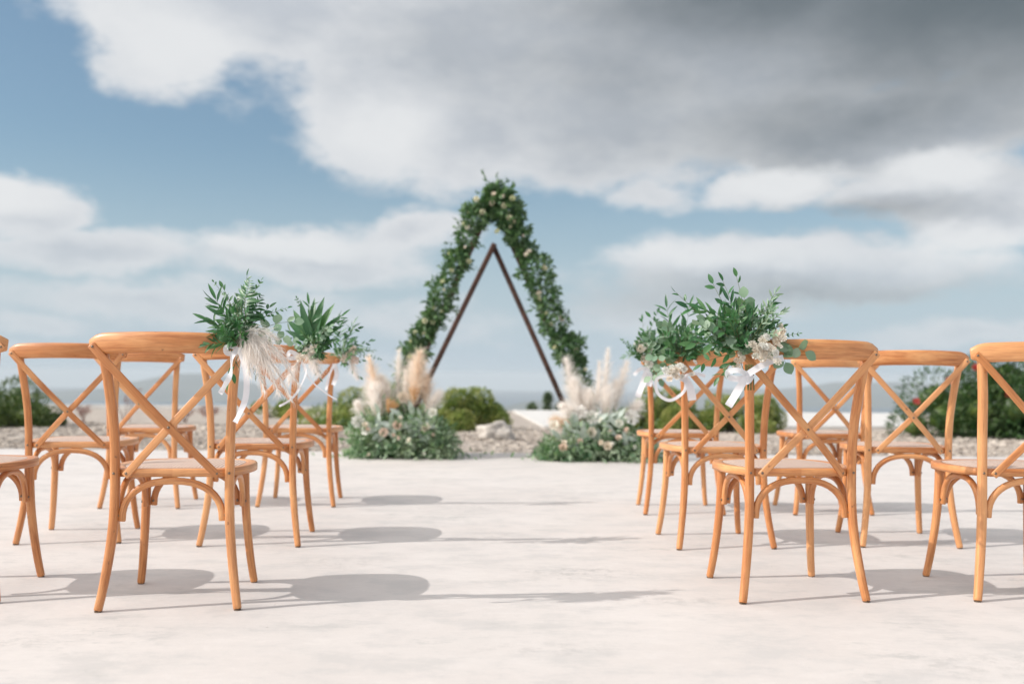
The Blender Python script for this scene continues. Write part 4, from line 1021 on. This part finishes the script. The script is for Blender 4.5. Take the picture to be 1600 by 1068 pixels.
bush('round_bush', 'dark green bush at the left edge of the picture', (-7.75, 14.4, -0.03), 1.10, 0.8, 0.84, M['bush_dark'], 22000, 0.046, 23, lobes_n=24)
bush('round_bush', 'low dark green shoot of bush beside the left edge bush, behind the chair back', (-6.95, 14.5, -0.03), 0.42, 0.4, 0.33, M['bush_dark'], 3500, 0.045, 29, lobes_n=10)
bush('round_bush', 'low far green bush glimpsed between the second and third left rows', (-4.2, 17.6, -0.03), 0.60, 0.4, 0.34, M['bush_leaf'], 3500, 0.05, 31, lobes_n=10)
bush('oleander_bush', 'tall dark oleander with coral red flowers at the right edge', (6.95, 13.6, -0.03), 1.80, 0.9, 1.30, M['oleander'], 36000, 0.080, 37, lw=0.26, spread=0.5,
     flowers=[(-1.63, .50), (-0.55, .80), (0.05, .95), (0.28, .78), (0.55, .95), (-1.20, .78), (-0.85, .95), (-0.42, .60), (0.8, .6)], group='oleander beyond the stony strip', lobes_n=44, prof_x=[(-1, .55), (-0.75, .85), (-0.4, 1), (1, .95)])

def dry_shrub(loc, h, n, seed, label):
    random.seed(seed)
    t = thing('dry_shrub', label, 'shrub', loc, 0, 'dry reddish shrubs behind the left chairs')
    heads = []
    for i in range(n):
        a = random.gauss(0, 0.32); b = random.gauss(0, 0.25); L = h * random.uniform(0.6, 1.1)
        p = [Vector((random.gauss(0, .05), random.gauss(0, .04), -0.02)), Vector((math.sin(a) * L * .5, b * L * .5, L * .5)), Vector((math.sin(a) * L * 1.1, b * L, L))]
        swept('twig', M['dry'], t, catmull(p, 3), [(u * 0.006, v * 0.006) for u, v in STEM_PROF], scales=[1 - 0.1 * k for k in range(7)], cap=False)
        for _ in range(45): heads.append(p[2] + Vector((random.gauss(0, .025), random.gauss(0, .025), random.uniform(-0.5, 0.05) * L * 0.6)) )
    f = scatter_leaves('seed_heads', np.array(heads), RNG.normal(0, 1, (len(heads), 3)), 0.028, M['dry_head'], t, 0.5, 2, 0.4, 0.3); f['kind'] = 'stuff'
dry_shrub((-6.15, 15.6, -0.03), 0.50, 6, 3, 'tall thin dry reddish shrub beside the dark bush at left')
dry_shrub((-6.75, 15.4, -0.03), 0.28, 7, 4, 'low dense dry reddish shrub just left of the taller dry one')
dry_shrub((-4.75, 15.5, -0.03), 0.30, 9, 6, 'dry reddish shrub seen between the front left chair post and its second-row neighbour')
dry_shrub((-5.3, 15.9, -0.03), 0.22, 8, 8, 'smallest dry reddish shrub, low on the ground behind the front left chair')

def far_tree(loc, h, w, seed, label):
    random.seed(seed)
    t = thing('distant_tree', label, 'tree', loc, 0, 'distant trees below the terrace edge')
    swept('trunk', M['bark'], t, [Vector((0, 0, 0)), Vector((0.05, 0, h * .3)), Vector((0, 0, h * .6))], superell(0.09, 0.09, 8, 2), scales=[1, .8, .5])
    for s in (-1, 1): swept('limb', M['bark'], t, [Vector((0.03, 0, h * .35)), Vector((s * w * .3, 0.1, h * .6))], superell(0.04, 0.04, 6, 2))
    P_, Dv = [], []
    for _ in range(14):
        z = random.uniform(0.45, 0.95); rr = w * (1.15 - z) * 0.9
        c = np.array([random.gauss(0, rr * .4), random.gauss(0, rr * .4), z * h]); v = RNG.normal(0, 1, (130, 3)); v /= np.linalg.norm(v, axis=1, keepdims=True)
        P_.append(c + v * w * 0.33 * RNG.uniform(.5, 1.1, (130, 1))); Dv.append(v)
    f = scatter_leaves('crown', np.concatenate(P_), np.concatenate(Dv), 0.16, M['tree_far'], t, 0.5, 2, 0.5, 0.4)
far_tree((1.00, 48, -3.2), 2.75, 0.45, 1, 'leftmost of the small distant trees behind the right of the arch')
far_tree((1.75, 48, -3.2), 3.15, 0.42, 2, 'tallest small distant tree, middle one behind the right of the arch')
far_tree((2.5, 48, -3.2), 2.9, 0.55, 3, 'rightmost small distant tree half behind the right floral pile')
def hedge():
    t = thing('hedge', 'low bright green hedge below the distant trees past the white terrace', 'hedge', (1.5, 40, -2.5))
    P_ = np.stack([RNG.uniform(-1.5, 1.6, 3500), RNG.uniform(-.5, .5, 3500), RNG.uniform(0, 1, 3500) ** .7 * (1.55 + 0.12 * RNG.normal(0, 1, 3500))], 1)
    f = scatter_leaves('foliage', P_, RNG.normal(0, 1, (3500, 3)), 0.13, M['bush_leaf'], t, 0.5, 2, 0.5, 0.4); f['kind'] = 'stuff'
hedge()
